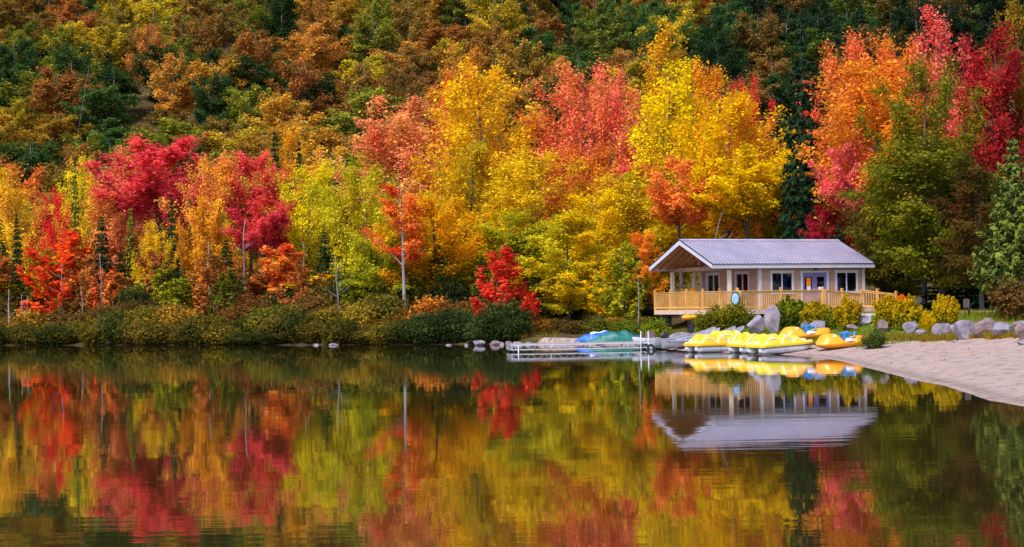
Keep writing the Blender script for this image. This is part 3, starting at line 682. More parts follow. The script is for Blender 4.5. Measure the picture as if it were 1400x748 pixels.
# the wood above the frame top: one mass nobody could count from here
def wood_mass(items):
    C, N, S, T, V = [], [], [], [], []
    rg = np.random.default_rng(5)
    for (x, y, H, rad, a, b) in items:
        m = 700; d = unit(rg.normal(size=(m, 3))); z0 = hz(x, y)
        P = np.array([x, y, z0 + H * .62]) + d * np.array([rad, rad, H * .36]) * rg.uniform(.6, 1.05, (m, 1))
        C.append(P); N.append(unit(d + np.array([0, 0, .6]) + rg.normal(size=(m, 3)) * .4)); S.append(.75 * rg.uniform(.7, 1.2, m)); t = rg.uniform(0, 1); T.append(np.clip(t + rg.normal(size=m) * .1, 0, 1)); V.append(1 + rg.normal(size=m) * .12)
    me = quads_mesh('hilltop_wood', np.concatenate(C), np.concatenate(N), np.concatenate(S), np.concatenate(T), np.clip(np.concatenate(V), .5, 1.5), 'leaf')
    o = bpy.data.objects.new('hilltop_wood', me); COL.objects.link(o); tint(o, (105, 90, 38), (50, 72, 38))
    tag(o, 'mass of autumn wood covering the top of the hill', 'forest', kind='stuff')
rg0 = random.Random(3)
for D in np.arange(356, 520, 9):
    for x in np.arange(-.42 * D, .42 * D, 8): extra.append((x + rg0.uniform(-2, 2), D + rg0.uniform(-2, 2), 12, 4.6, 0, 0))
wood_mass(extra)
print('hill individuals', n_ind, 'mass', len(extra))

# ------------------------------------------------------------------ shrubs on the far bank
def nearest_land(px):
    best = None
    for kd, fx, top, wpx, D, a, b, nm, cat, lab in FRONT:
        pass
    L = [(25, 'the far left spruce'), (80, 'the scarlet maple'), (140, 'the olive conifer'), (212, 'the golden sapling'), (282, 'the gold birch'), (350, 'the magenta maples'),
         (415, 'the yellow-green maple'), (478, 'the dark crimson maple'), (553, 'the white-trunked tree'), (600, 'the amber maple'), (690, 'the small scarlet maple'), (780, 'the maple above the tarps'), (860, 'the hemlock by the deck')]
    return min(L, key=lambda t: abs(t[0] - px))[1]
def shore_x(px, off):
    """point on land 'off' metres behind the shoreline, in photo column px"""
    d = ray(px, HZ); Ds = np.arange(85, 175, .25); s = sdist(d.x * Ds, Ds)
    k = np.where(s >= off)[0][0]; return d.x * Ds[k], Ds[k]
random.seed(19)
rows = [  # offset behind the shore, px step, height range, half width, pigments, words
    (0.25, 19, (1.1, 1.6), 1.15, [((120, 110, 38), (74, 72, 30)), ((104, 104, 36), (66, 68, 30)), ((130, 122, 36), (72, 74, 28)), ((78, 88, 32), (48, 58, 28))], 'dense olive shrub overhanging the water edge below'),
    (2.6, 27, (1.3, 1.9), 1.35, [((140, 128, 36), (92, 92, 32)), ((118, 118, 36), (66, 78, 28)), ((158, 128, 40), (98, 84, 32)), ((95, 100, 36), (60, 66, 30))], 'rounded yellow-olive shrub on the bank below'),
    (5.2, 30, (1.5, 2.5), 1.5, [((150, 100, 42), (100, 72, 36)), ((128, 98, 42), (84, 76, 36)), ((172, 118, 36), (120, 84, 32)), ((100, 86, 38), (70, 62, 34)), ((110, 108, 38), (76, 76, 32))], 'brown and orange leggy shrub on the bank below'),
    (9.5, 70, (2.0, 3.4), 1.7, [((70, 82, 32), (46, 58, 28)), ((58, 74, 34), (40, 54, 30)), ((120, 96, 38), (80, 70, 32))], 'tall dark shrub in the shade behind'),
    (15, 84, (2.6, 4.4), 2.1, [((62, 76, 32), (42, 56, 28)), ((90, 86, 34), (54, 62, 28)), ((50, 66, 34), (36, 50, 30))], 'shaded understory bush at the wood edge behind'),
]
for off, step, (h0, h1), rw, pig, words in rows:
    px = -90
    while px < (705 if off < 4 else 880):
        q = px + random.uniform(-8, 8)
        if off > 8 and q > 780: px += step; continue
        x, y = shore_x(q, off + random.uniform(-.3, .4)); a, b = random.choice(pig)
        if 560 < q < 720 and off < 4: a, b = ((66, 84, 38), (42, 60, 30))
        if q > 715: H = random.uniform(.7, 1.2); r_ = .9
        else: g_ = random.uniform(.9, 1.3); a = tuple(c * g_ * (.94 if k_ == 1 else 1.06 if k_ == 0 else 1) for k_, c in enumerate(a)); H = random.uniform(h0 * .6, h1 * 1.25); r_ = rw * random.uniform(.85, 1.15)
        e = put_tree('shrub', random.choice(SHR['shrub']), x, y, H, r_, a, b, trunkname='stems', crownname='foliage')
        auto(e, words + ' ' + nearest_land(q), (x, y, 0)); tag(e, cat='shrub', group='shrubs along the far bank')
        px += step * random.uniform(.8, 1.15)
YP = [('golden', YEL, GOLD), ('orange', ORA, RED), ('scarlet', RED, ORA), ('olive', (150, 140, 36), YGR), ('rust', RUST, BRN), ('crimson', CRIM, MAG), ('olive', OLI, YGR), ('olive', (130, 130, 36), GRN), ('golden', GOLD, YGR)]
px = -70
while px < 880:
    q = px + random.uniform(-8, 8); x, y = shore_x(q, random.uniform(7, 17)); cl, a, b = random.choice(YP if q < 420 else YP[3:4] + YP[6:] + YP[:1] + YP[6:])
    e = put_tree('maple_sapling', random.choice(TR['young']), x, y, random.uniform(3.6, 6.8), random.uniform(1.3, 2.2), a, b)
    auto(e, cl + ' young maple in the understory near ' + nearest_land(q), (x, y, 0)); tag(e, cat='tree', group='young maples behind the bank shrubs'); px += random.uniform(17, 30)
# dark conifers between the trunks behind the bank
for px in (-60, 5, 60, 165, 205, 310, 330, 392, 445, 565, 620, 760, 815):
    x, y = shore_x(px, random.uniform(12, 24)); 
    e = put_tree('spruce_tree', random.choice(TR['spruce']), x, y, random.uniform(4.5, 7.5), random.uniform(1.6, 2.3), SPR, (50, 74, 36))
    auto(e, 'young dark spruce in the understory behind ' + nearest_land(px), (x, y, 0)); tag(e, cat='tree', group='young spruces in the understory')

# bare snags and pale trunks standing on the left bank
def snag(px, base, top, D, lean, r, name, label, forks=2, bark='pale_bark', seed=1):
    p = at(px, base, D); z0 = hz(p.x, D); zt = at(px, top, D).z; H = zt - z0; rg = random.Random(seed)
    e = empty(name, (p.x, D, z0)); mb = MB()
    n_ = 7; mb.tube([(0, 0, -.1)] + [(lean * (k / n_) ** 1.5 + rg.gauss(0, .035 * H / 5), rg.gauss(0, .03), H * k / n_) for k in range(1, n_ + 1)], [r * 1.15] + [r * (1 - .75 * k / n_) for k in range(1, n_ + 1)], 7)
    for k in range(5):
        h = H * rg.uniform(.3, .97); a_ = rg.uniform(0, 6.28); L = rg.uniform(.12, .4); x_ = lean * (h / H) ** 1.5; mb.tube([(x_, 0, h), (x_ + L * math.cos(a_), L * math.sin(a_), h + L * .6)], [r * .22, r * .06], 4)
    mb.build('trunk', bark, e)
    for k in range(forks):
        h = H * rg.uniform(.45, .85); s = rg.choice((-1, 1)); L = rg.uniform(.5, 1.2); mb = MB()
        mb.tube([(lean * h / H, 0, h), (lean * h / H + s * L * .6, rg.uniform(-.2, .2), h + L * .35), (lean * h / H + s * L, rg.uniform(-.3, .3), h + L * rg.uniform(.5, 1))], [r * .4, r * .28, r * .1], 5)
        mb.build('branch', bark, e)
    tag(e, label, 'dead tree'); return e
snag(12, 432, 395, 131.5, .05, 0.094, 'dead_tree', 'pale broken snag at the far left edge of the bank', 1, seed=2)
snag(31, 430, 402, 132, -.1, 0.065, 'dead_tree', 'short grey snag just right of the far left snag', 1, seed=3)
snag(37, 432, 404, 131, .05, 0.050, 'dead_tree', 'thin pale stake-like snag third from the left edge', 0, seed=4)
snag(139, 425, 345, 135, -.1, 0.065, 'dead_tree', 'forked grey-white bare tree left of the golden sapling', 3, seed=5)
snag(285, 405, 330, 136, .05, 0.094, 'dead_tree', 'straight pale trunk under the gold birch', 1, seed=6)
snag(299, 415, 392, 131, 0, 0.050, 'dead_tree', 'short thin pale stump-like snag right of the gold birch trunk', 0, seed=7)
snag(332, 385, 300, 138, .2, 0.108, 'dead_tree', 'purple-grey bare double trunk beneath the magenta maple', 3, 'grey_bark', seed=8)
snag(418, 395, 330, 138, -.15, 0.072, 'dead_tree', 'grey leaning trunk below the yellow-green maple', 1, 'grey_bark', seed=9)
snag(464, 428, 350, 119, -.25, 0.065, 'dead_tree', 'twiggy dead conifer on the bank left of the white-trunked tree', 6, 'grey_bark', seed=10)
snag(86, 420, 360, 136, -.1, 0.065, 'dead_tree', 'slim grey trunk below the scarlet maple', 2, 'grey_bark', seed=11)
snag(112, 415, 380, 135, .05, 0.058, 'dead_tree', 'short slim grey trunk left of the forked bare tree', 0, 'grey_bark', seed=12)
snag(873, 441, 380, 103, .05, 0.043, 'dead_tree', 'very thin pale trunk standing left of the boathouse deck', 0, seed=13)
snag(960, 335, 278, 116, 1.6, 0.072, 'dead_tree', 'bare leaning grey limb rising behind the boathouse ridge', 2, 'grey_bark', seed=14)

# ------------------------------------------------------------------ rocks
import bmesh
from mathutils import noise as mnoise
def rock(name, px, base, wpx, hpx, label, mat='granite', D=None, seed=1, group=None, depth=.8, sink=.12, tilt=0):
    if D is None: p = on_ground(px, base - 1)
    else: q = at(px, base, D); p = Vector((q.x, D, max(hz(q.x, D), -.1)))
    s = F / p.y; W = wpx / s * 1.08; Hh = hpx / s * 1.06; rg = random.Random(seed)
    bm = bmesh.new(); bmesh.ops.create_icosphere(bm, subdivisions=5, radius=1)
    planes = []
    for k in range(13):
        n = Vector((rg.gauss(0, 1), rg.gauss(0, 1), rg.gauss(0, .8))).normalized(); planes.append((n, rg.uniform(.55, .85)))
    off = Vector((seed * 3.1, seed * 1.7, 0))
    for v in bm.verts:
        c = v.co.copy()
        for n, d in planes:
            e = c.dot(n)
            if e > d: c -= n * (e - d)
        c *= 1 + .05 * mnoise.noise(c * 2.2 + off) + .03 * mnoise.noise(c * 7 + off) + .012 * mnoise.noise(c * 19 + off)
        v.co = c
    xs_ = [v.co.x for v in bm.verts]; zs_ = [v.co.z for v in bm.verts]; sx = W / (max(xs_) - min(xs_)); sz = Hh * (1 + sink) / (max(zs_) - min(zs_)); z0 = min(zs_); xc = (max(xs_) + min(xs_)) / 2
    for v in bm.verts:
        v.co = Vector(((v.co.x - xc) * sx + tilt * (v.co.z - z0) * sz, v.co.y * sx * depth, (v.co.z - z0) * sz - sink * Hh))
    me = bpy.data.meshes.new(name); bm.to_mesh(me); bm.free(); me.materials.append(MT[mat]); me.polygons.foreach_set('use_smooth', [True] * len(me.polygons))
    try: me.set_sharp_from_angle(angle=R(28))
    except Exception: pass
    o = bpy.data.objects.new(name, me); COL.objects.link(o); o.location = p; o.rotation_euler = (0, 0, 0)
    tag(o, label, 'rock', group); return o
BG = 'boulders edging the beach and boathouse'
rock('boulder', 1058, 457, 21, 36, 'tall upright grey standing stone in front of the deck', seed=3, group=BG, depth=.6, tilt=-.08)
rock('boulder', 1033, 459, 23, 26, 'broad cleft grey boulder left of the tall standing stone', seed=4, group=BG, depth=.7)
rock('boulder', 903, 453, 14, 9, 'small pale boulder at the left foot of the rock pile by the deck', seed=5, group=BG, D=94)
rock('boulder', 897, 450, 7, 6, 'tiny pale stone left of the rock pile under the deck', seed=6, group=BG, D=96)
rock('boulder', 927, 453, 42, 17, 'long low blue-grey boulder under the deck left end', seed=7, group=BG, depth=.5, D=94)
rock('boulder', 953, 454, 17, 13, 'grey boulder right of the long low one beneath the deck', seed=8, group=BG, D=94)
rock('boulder', 1101, 452, 13, 12, 'small boulder between the second and third bush', seed=9, group=BG)
rock('boulder', 1118, 455, 20, 15, 'rounded blue-grey boulder beneath the third bush', seed=10, group=BG)
rock('boulder', 1178, 447, 27, 13, 'pale flat boulder at the ramp foot between two bushes', seed=11, group=BG)
rock('boulder', 1165, 453, 15, 8, 'purple-brown boulder above the blue seat of the pedal boat', 'granite_red', seed=12, group=BG)
rock('boulder', 1207, 457, 16, 17, 'brown-grey boulder under the left side of the large yellow bush', 'granite_red', seed=13, group=BG)
rock('boulder', 1237, 452, 21, 14, 'grey boulder under the right side of the large yellow bush', seed=14, group=BG)
rock('boulder', 1247, 460, 25, 18, 'pale pink-grey pointed boulder left of the little yellow bush', seed=15, group=BG)
rock('boulder', 1288, 462, 26, 18, 'low lavender boulder right of the little yellow bush', seed=16, group=BG)
rock('boulder', 1304, 460, 12, 14, 'narrow boulder wedged left of the large faceted one', seed=17, group=BG)
rock('boulder', 1321, 465, 29, 25, 'large faceted lavender boulder, tallest of the beach row', seed=18, group=BG)
rock('boulder', 1349, 461, 34, 24, 'dark reddish peaked boulder right of the large faceted one', 'granite_red', seed=19, group=BG)
rock('boulder', 1373, 462, 30, 20, 'split two-tone boulder right of the reddish peaked one', seed=20, group=BG)
rock('boulder', 1395, 450, 22, 10, 'far low boulder behind the pink one at the right edge', seed=21, group=BG)
rock('boulder', 1400, 465, 24, 21, 'pinkish boulder cut by the right edge of the photo', 'granite_red', seed=22, group=BG)
rock('boulder', 1398, 473, 13, 6, 'small low stone on the sand at the right edge', seed=23, group=BG)
rock('boulder', 1259, 438, 16, 9, 'white stone on the lawn left of the round yellow-olive bush', 'granite', seed=24, group=BG, D=80)
rock('boulder', 1305, 469, 9, 3, 'small flat stone on the sand under the boulder row', seed=25, group=BG)
rock('boulder', 1425, 463, 30, 20, 'boulder just outside the right edge of the row', seed=26, group=BG)
SG = 'rocks at the waterline of the far bank'
for i, (px, base, wp, hp, D, lab) in enumerate([
    (655, 472, 16, 9, 106, 'pale pointed rock at the waterline left of the small scarlet maple'), (677, 471.5, 14, 8, 106.5, 'purple rock at the waterline left of the dock end'),
    (686, 471, 8, 6, 106.5, 'small grey rock beside the purple waterline rock'), (696, 471, 9, 7, 106.5, 'rounded brown rock just above the dock end'),
    (707, 471, 12, 6, 106.5, 'bright pale rock right of the brown rock above the dock end'), (723, 471, 9, 5, 106, 'small violet rock behind the dock beside the sand'),
    (638, 472.5, 6, 5, 106, 'tiny round pale rock furthest left of the rocks by the dock'), (613, 472, 8, 4, 107.5, 'dark rock in the shade under the grey-green shrub'),
    (456, 473, 13, 5, 112, 'flat shaded rock at the waterline left of the white-trunked tree'), (432, 473, 8, 4, 113, 'small shaded rock at the waterline under the yellow-green maple'),
    (377, 472.8, 12, 4, 116, 'flat light rock at the waterline below the magenta maples'), (281, 472.5, 7, 4, 120, 'small pink rock at the waterline below the gold birch'),
    (263, 473, 6, 3, 121, 'tiny dark rock left of the small pink waterline rock'), (65, 473.2, 8, 3, 127, 'tiny shaded rock at the waterline under the scarlet maple'), (42, 473.3, 6, 3, 128, 'tiny shaded rock at the waterline at the far left')]):
    rock('rock', px, base, wp, hp, lab, 'granite_red' if i in (1, 3) else 'granite', D=D, seed=40 + i, group=SG)

# ------------------------------------------------------------------ bushes round the beach
BU = 'bushes between the boathouse and the beach'
YO = (205, 165, 20)
def bush(px, base, wpx, top, a, b, label, kind='spiky', D=None):
    p = on_ground(px, base) if D is None else Vector((at(px, base, D).x, D, 0)); p.z = hz(p.x, p.y)
    s = F / p.y; H = at(px, top, p.y).z - p.z
    e = put_tree('bush', random.choice(SHR[kind]), p.x, p.y, max(H, .3), wpx / s / 2, a, b, trunkname='stems', crownname='foliage')
    tag(e, label, 'bush', BU)
bush(975, 452, 46, 418, (70, 88, 30), (140, 130, 30), 'left half of the dark green shrubbery under the deck side rail', 'shrub', D=98.5)
bush(1004, 452, 46, 415, (80, 92, 28), (160, 145, 30), 'right half of the green shrubbery under the deck side rail', 'shrub', D=97.5)
bush(1078, 450, 48, 407, (54, 84, 28), (130, 136, 30), 'rounded green bush right of the tall standing stone')
bush(1116, 448, 40, 413, (84, 100, 26), (190, 162, 26), 'olive-yellow bush in front of the double doors')
bush(1140, 450, 30, 421, (66, 88, 26), (150, 140, 28), 'small green bush between the two yellow bushes below the ramp')
bush(1161, 450, 36, 406, (110, 118, 24), YO, 'tall spiky yellow-green bush below the ramp rail')
bush(1211, 451, 38, 405, (92, 104, 24), (205, 168, 22), 'left half of the large golden bush at the ramp end')
bush(1241, 450, 38, 406, (105, 115, 24), (205, 170, 20), 'right half of the large golden bush at the ramp end')
bush(1293, 447, 34, 406, (110, 108, 26), (210, 172, 22), 'round yellow-olive bush standing alone behind the boulders')
bush(1268, 456, 20, 425, (150, 140, 20), (225, 185, 15), 'little bright yellow bush in front of the lawn')
bush(1195, 461, 34, 450, (58, 84, 46), (110, 120, 50), 'low blue-green bush at the sand edge right of the orange boat', 'shrub', D=77)
bush(1234, 420, 20, 404, (225, 110, 20), (240, 130, 20), 'small orange-leaved bush peeking over the large golden bush', 'shrub', D=88)
bush(1392, 446, 70, 380, (88, 82, 40), (130, 85, 45), 'brown-green bush at the foot of the pine', 'shrub', D=80)
bush(1420, 446, 60, 370, (70, 78, 40), (100, 85, 45), 'dark bush beside the pine, cut by the right edge', 'shrub', D=81)
bush(895, 446, 40, 436, (95, 120, 30), (140, 140, 30), 'low green weeds left of the rock pile', 'shrub', D=97)
bush(860, 450, 46, 438, (120, 120, 30), (90, 110, 30), 'low weedy bush behind the green tarp', 'shrub', D=103)
bush(822, 452, 46, 436, (120, 115, 34), (90, 100, 30), 'low olive weeds behind the blue tarp', 'shrub', D=106)
# grasses: sheet of blades, uncountable
def grass_patch(name, pts, label, size, a, b):
    P = np.array(pts); n = len(P); rg = np.random.default_rng(8)
    hgt = size * rg.uniform(.5, 1.3, n); ang = rg.uniform(0, 6.28, n); wd = .018 + .012 * rg.uniform(size=n)
    dx = np.cos(ang) * wd; dy = np.sin(ang) * wd; lx = rg.normal(size=n) * .3 * hgt; ly = rg.normal(size=n) * .3 * hgt
    V = np.stack([P + np.stack([dx, dy, 0 * dx], 1), P - np.stack([dx, dy, 0 * dx], 1), P + np.stack([lx, ly, hgt], 1)], 1).reshape(-1, 3)
    me = bpy.data.meshes.new(name); me.from_pydata(V.tolist(), [], np.arange(3 * n).reshape(-1, 3).tolist())
    for nm, arr in (('tone', rg.uniform(0, 1, n)), ('val', 1 + rg.normal(size=n) * .15)):
        at2 = me.attributes.new(nm, 'FLOAT', 'FACE'); at2.data.foreach_set('value', arr.astype(np.float32))
    me.materials.append(MT['leaf']); o = bpy.data.objects.new(name, me); COL.objects.link(o); tint(o, a, b)
    tag(o, label, 'grass', kind='stuff')
rg = np.random.default_rng(4)
pts = []
gy = rg.uniform(45, 83.5, 22000); gx = np.interp(gy, EDGE_Y, EDGE_X) + np.abs(rg.normal(size=gy.size)) * .9 - .3 + .3 * vnoise(gy, gy, .9, 3); gz = height(gx, gy)
grass_patch('beach_grass', np.stack([gx, gy, gz - .01], 1), 'dry golden grass fringe between the sand and the boulders', .26, (170, 130, 50), (120, 115, 35))
gx = rg.uniform(2.5, 26, 26000); gy = rg.uniform(78, 106, 26000); dd = sdist(gx, gy); k = dd > 2.6; gx, gy = gx[k], gy[k]
k = ~((gx > 16) & (gy > 87.5)); gx, gy = gx[k], gy[k]
grass_patch('shore_grass', np.stack([gx, gy, height(gx, gy) - .01], 1), 'green rough grass on the ground round the boathouse', .24, (105, 125, 30), (140, 130, 40))
gx = rg.uniform(-50, 3, 26000); gy = rg.uniform(104, 145, 26000); dd = sdist(gx, gy); k = (dd > .1) & (dd < 8); gx, gy = gx[k], gy[k]
grass_patch('marsh_grass', np.stack([gx, gy, height(gx, gy) - .01], 1), 'tawny grass growing between the shrubs of the far bank', .55, (150, 120, 45), (90, 100, 35))

# fallen leaves scattered on lawn, beach rim and bank
def fallen():
    rg = np.random.default_rng(31); n = 5200
    x = rg.uniform(2.5, 26, n); y = rg.uniform(60, 104, n); d = sdist(x, y); k = (d > .5) & ((x > np.interp(y, EDGE_Y, EDGE_X) - .2) | (rg.uniform(size=n) < .07)); x, y = x[k], y[k]; n = len(x)
    C = np.stack([x, y, height(x, y) + .012 + .03 * rg.uniform(size=n)], 1); N = unit(np.array([0, 0, 1.]) + rg.normal(size=(n, 3)) * .35)
    me = quads_mesh('fallen_leaves', C, N, rg.uniform(.06, .12, n), rg.uniform(0, 1, n), np.clip(1 + rg.normal(size=n) * .2, .5, 1.4), 'leaf')
    o = bpy.data.objects.new('fallen_leaves', me); COL.objects.link(o); tint(o, (214, 130, 40), (190, 150, 40)); tag(o, 'fallen orange and yellow leaves on the lawn and sand rim', 'leaves', kind='stuff')
fallen()
# ------------------------------------------------------------------ boathouse
TH = R(25); D0 = 101.0
HO = at(974, 365, D0); ex = Vector((math.cos(TH), math.sin(TH), 0)); ey = Vector((-math.sin(TH), math.cos(TH), 0))
FL = 1.97                       # deck floor height above the water
LR, WR = 11.36, 7.3             # roof length, width
ZE = 4.38                       # underside of fascia
HROOT = Vector((HO.x, HO.y, 0))
house = empty('boathouse', HROOT, TH)
tag(house, 'tan clapboard boathouse with metal gable roof and open porch beside the beach', 'building')
A_P, W_P = 1.36, .37            # porch post line / eave overhang
XW0, XW1 = 4.25, LR - .5        # enclosed part, along the ridge
# fit the enclosed corner to its photo column
def col(u, v, z=3.0):
    p = HROOT + ex * u + ey * v; return proj((p.x, p.y, z))[0]
lo, hi = 2.0, 6.0
for _ in range(30):
    m_ = (lo + hi) / 2
    if col(m_, W_P) < 1038.5: lo = m_
    else: hi = m_
XW0 = lo
print('XW0', XW0, 'right roof end px', col(LR, 0), 'gable back px', col(0, WR), 'post', col(A_P, W_P), col(A_P, WR - W_P))
YW0, YW1 = W_P, WR - W_P
def wall_panel(mb, p0, dirv, nrm, L, z0, z1, openings, th=.12, lap=.125):
    """clapboard wall from p0 along dirv; openings = (a,b,zlo,zhi)"""
    p0, dirv, nrm = Vector(p0), Vector(dirv), Vector(nrm)
    n = int(round((z1 - z0) / lap)); lap = (z1 - z0) / n
    for i in range(n):
        za, zb = z0 + i * lap, z0 + (i + 1) * lap; cuts = sorted((a, b, c, d) for a, b, c, d in openings if c < zb - 1e-4 and d > za + 1e-4)
        segs = []; cur = 0
        for a, b, c, d in cuts:
            if a > cur: segs.append((cur, a))
            cur = b
        if cur < L: segs.append((cur, L))
        for a, b in segs:
            P = lambda s, o, z: p0 + dirv * s + nrm * o + Vector((0, 0, z))
            vs = [P(a, -th, za), P(b, -th, za), P(b, -th, zb), P(a, -th, zb), P(a, .024, za), P(b, .024, za), P(b, .002, zb), P(a, .002, zb)]
            mb.add(vs, [(0, 1, 2, 3), (4, 5, 6, 7), (0, 1, 5, 4), (2, 3, 7, 6), (1, 2, 6, 5), (0, 3, 7, 4)])
ZT = ZE + .06
lw = XW1 - XW0; dw = YW1 - YW0
# photo columns of the openings on the front wall -> metres along it
def along(px, v=YW0):
    lo, hi = -2, 16
    for _ in range(30):
        m_ = (lo + hi) / 2
        if col(m_, v) < px: lo = m_
        else: hi = m_
    return lo
fw = [(along(1053.5), along(1085)), (along(1095), along(1132.5)), (along(1142), along(1173))]
zwin0, zwin1 = FL + .92, FL + 2.13; zdoor1 = FL + 2.10
def side_v(px, u=None):
    u = XW0 if u is None else u; lo, hi = -1, 9
    for _ in range(30):
        m_ = (lo + hi) / 2
        if col(u, m_) > px: lo = m_
        else: hi = m_
    return lo
sw = [(side_v(1025), side_v(1006)), (side_v(985), side_v(967))]
print('front openings', fw, 'side', sw)
mb = MB()
ops = [(fw[0][0] - XW0, fw[0][1] - XW0, zwin0, zwin1), (fw[1][0] - XW0, fw[1][1] - XW0, FL, zdoor1), (fw[2][0] - XW0, fw[2][1] - XW0, zwin0, zwin1)]
wall_panel(mb, (XW0, YW0, 0), (1, 0, 0), (0, -1, 0), lw, FL - .05, ZT, ops)
mb.build('front_wall', 'siding', house)
mb = MB(); ops = [(a - YW0, b - YW0, zwin0 - .02, zwin1) for a, b in sw]
wall_panel(mb, (XW0, YW0 + .121, 0), (0, 1, 0), (-1, 0, 0), dw - .242, FL - .05, ZT, [(a - .121, b - .121, c, d) for a, b, c, d in ops])
# gable triangle above the porch-side wall
RISE = 1.52; ZR0 = ZE + .17
def roof_z(v): return ZR0 + RISE * (1 - abs(v - WR / 2) / (WR / 2))
mb.poly([(XW0, YW0 + .12, ZT + .002), (XW0, YW1 - .12, ZT + .002), (XW0, YW1 - .12, roof_z(YW1 - .12) - .06), (XW0, WR / 2, roof_z(WR / 2) - .06), (XW0, YW0 + .12, roof_z(YW0 + .12) - .06)], (.12, 0, 0))
mb.build('porch_wall', 'siding', house)
mb = MB(); wall_panel(mb, (XW1, YW0 + .121, 0), (0, 1, 0), (1, 0, 0), dw - .242, FL - .05, ZT, [])
mb.poly([(XW1, YW0 + .12, ZT + .002), (XW1, YW1 - .12, ZT + .002), (XW1, YW1 - .12, roof_z(YW1 - .12) - .06), (XW1, WR / 2, roof_z(WR / 2) - .06), (XW1, YW0 + .12, roof_z(YW0 + .12) - .06)], (-.12, 0, 0))
wall_panel(mb, (XW0, YW1, 0), (1, 0, 0), (0, 1, 0), lw, FL - .05, ZT, [])
mb.build('rear_wall', 'siding', house)
mb = MB(); mb.box(((XW0 + XW1) / 2, WR / 2, FL - .14), (lw - .3, dw - .3, .16)); mb.box(((XW0 + XW1) / 2, WR / 2, ZT + .05), (lw - .3, dw - .3, .06))
mb.build('interior_floor', 'interior', house)
for (x, y) in ((XW0, YW0), (XW1, YW0), (XW0, YW1), (XW1, YW1)):
    mb = MB()
    mb.box((x + (.045 if x == XW0 else -.045) * 1.0, y - .032 * (1 if y == YW0 else -1), (FL + ZE) / 2), (.17, .03, ZE - FL + .05))
    mb.box((x - .032 * (1 if x == XW0 else -1), y + (.05 if y == YW0 else -.05), (FL + ZE) / 2), (.03, .16, ZE - FL + .05))
    mb.build('corner_board', 'white', house)
# foundation walls
mb = MB(); mb.box(((XW0 + XW1) / 2, WR / 2, (FL - .24 + .2) / 2), (lw - .1, dw - .1, FL - .24 - .2)); mb.build('foundation', 'granite', house)
# roof
def roof_slope(name, sgn):
    mb = MB(); v0 = 0 if sgn < 0 else WR; vm = WR / 2; zt = .03
    th = .05
    a, b = (0, v0, ZR0 + th), (0, vm, ZR0 + RISE + th)
    mb.poly([(0, v0, ZR0), (0, vm, ZR0 + RISE), b, a], (LR, 0, 0))
    panel = mb; mb = MB(); n = 46
    for i in range(n + 1):
        x = .03 + (LR - .06) * i / n
        w2 = .03
        p = [(x - w2 * 1.3, v0, ZR0 + th + .001), (x - w2 * .5, v0, ZR0 + th + .055), (x + w2 * .5, v0, ZR0 + th + .055), (x + w2 * 1.3, v0, ZR0 + th + .001)]
        mb.poly(p, (0, vm - v0, RISE))
    r = panel.build(name, 'roof', house); mb.build('standing_seams', 'roof_rib', r); return r
rf = roof_slope('roof', -1); roof_slope('roof', 1)
mb = MB(); mb.poly([(-.03, WR / 2 - .18, ZR0 + RISE + .015), (-.03, WR / 2, ZR0 + RISE + .12), (-.03, WR / 2 + .18, ZR0 + RISE + .015), (-.03, WR / 2, ZR0 + RISE + .04)], (LR + .06, 0, 0)); mb.build('ridge_cap', 'roof', house)
# fascia and rake boards
mb = MB()
for v in (-.012, WR + .012): mb.box((LR / 2, v, ZE + .10), (LR + .05, .024, .27))
mb.build('fascia', 'white', house)
for x in (-.028, LR + .004):
    mb = MB()
    for s in (0, 1):
        v0 = -.024 if s == 0 else WR + .024; dz = -.235
        mb.poly([(x, v0, ZR0 + .03), (x, WR / 2, ZR0 + RISE + .04), (x, WR / 2, ZR0 + RISE + dz), (x, v0, ZE - .035 )], (.024, 0, 0))
    mb.build('rake_board', 'white', house)

mb = MB()
for x in (-.05, LR + .028):
    for s in (0, 1):
        v0 = -.05 if s == 0 else WR + .05
        mb.poly([(x, v0, ZR0 + .085), (x, WR / 2, ZR0 + RISE + .10), (x, WR / 2, ZR0 + RISE + .045), (x, v0, ZR0 + .03)], (.022, 0, 0))
mb.box((LR / 2, -.045, ZR0 + .045), (LR + .1, .03, .04)); mb.build('drip_edge', 'black', house)
# soffit boards under the eaves
mb = MB()
mb.box(((XW0 + XW1) / 2 + .2, YW0 / 2 + .01, ZE + .02), (lw + .9, YW0 - .03, .02)); mb.box(((XW0 + XW1) / 2 + .2, WR - YW0 / 2 - .01, ZE + .02), (lw + .9, YW0 - .03, .02))
mb.build('soffit', 'white', house)
# porch ceiling, rafters, beams and posts
mb = MB()
for s in (0, 1):
    v0 = .02 if s == 0 else WR - .02
    for k in range(20):
        t0, t1 = k / 20, (k + .97) / 20
        a0 = v0 + (WR / 2 - v0) * t0; a1 = v0 + (WR / 2 - v0) * t1
        mb.poly([(.01, a0, ZR0 + RISE * t0 - .03), (.01, a1, ZR0 + RISE * t1 - .03), (.01, a1, ZR0 + RISE * t1 - .008), (.01, a0, ZR0 + RISE * t0 - .008)], (XW0 - .02, 0, 0))
mb.build('porch_ceiling', 'ceiling', house)
mb = MB()
for i in range(7):
    x = .12 + i * (XW0 - .3) / 6
    for s in (0, 1):
        v0 = .02 if s == 0 else WR - .02
        mb.poly([(x, v0, ZR0 - .14), (x, WR / 2, ZR0 + RISE - .20), (x, WR / 2, ZR0 + RISE - .04), (x, v0, ZR0 - .035)], (.045, 0, 0))
mb.build('rafter', 'beam', house)
mb = MB()
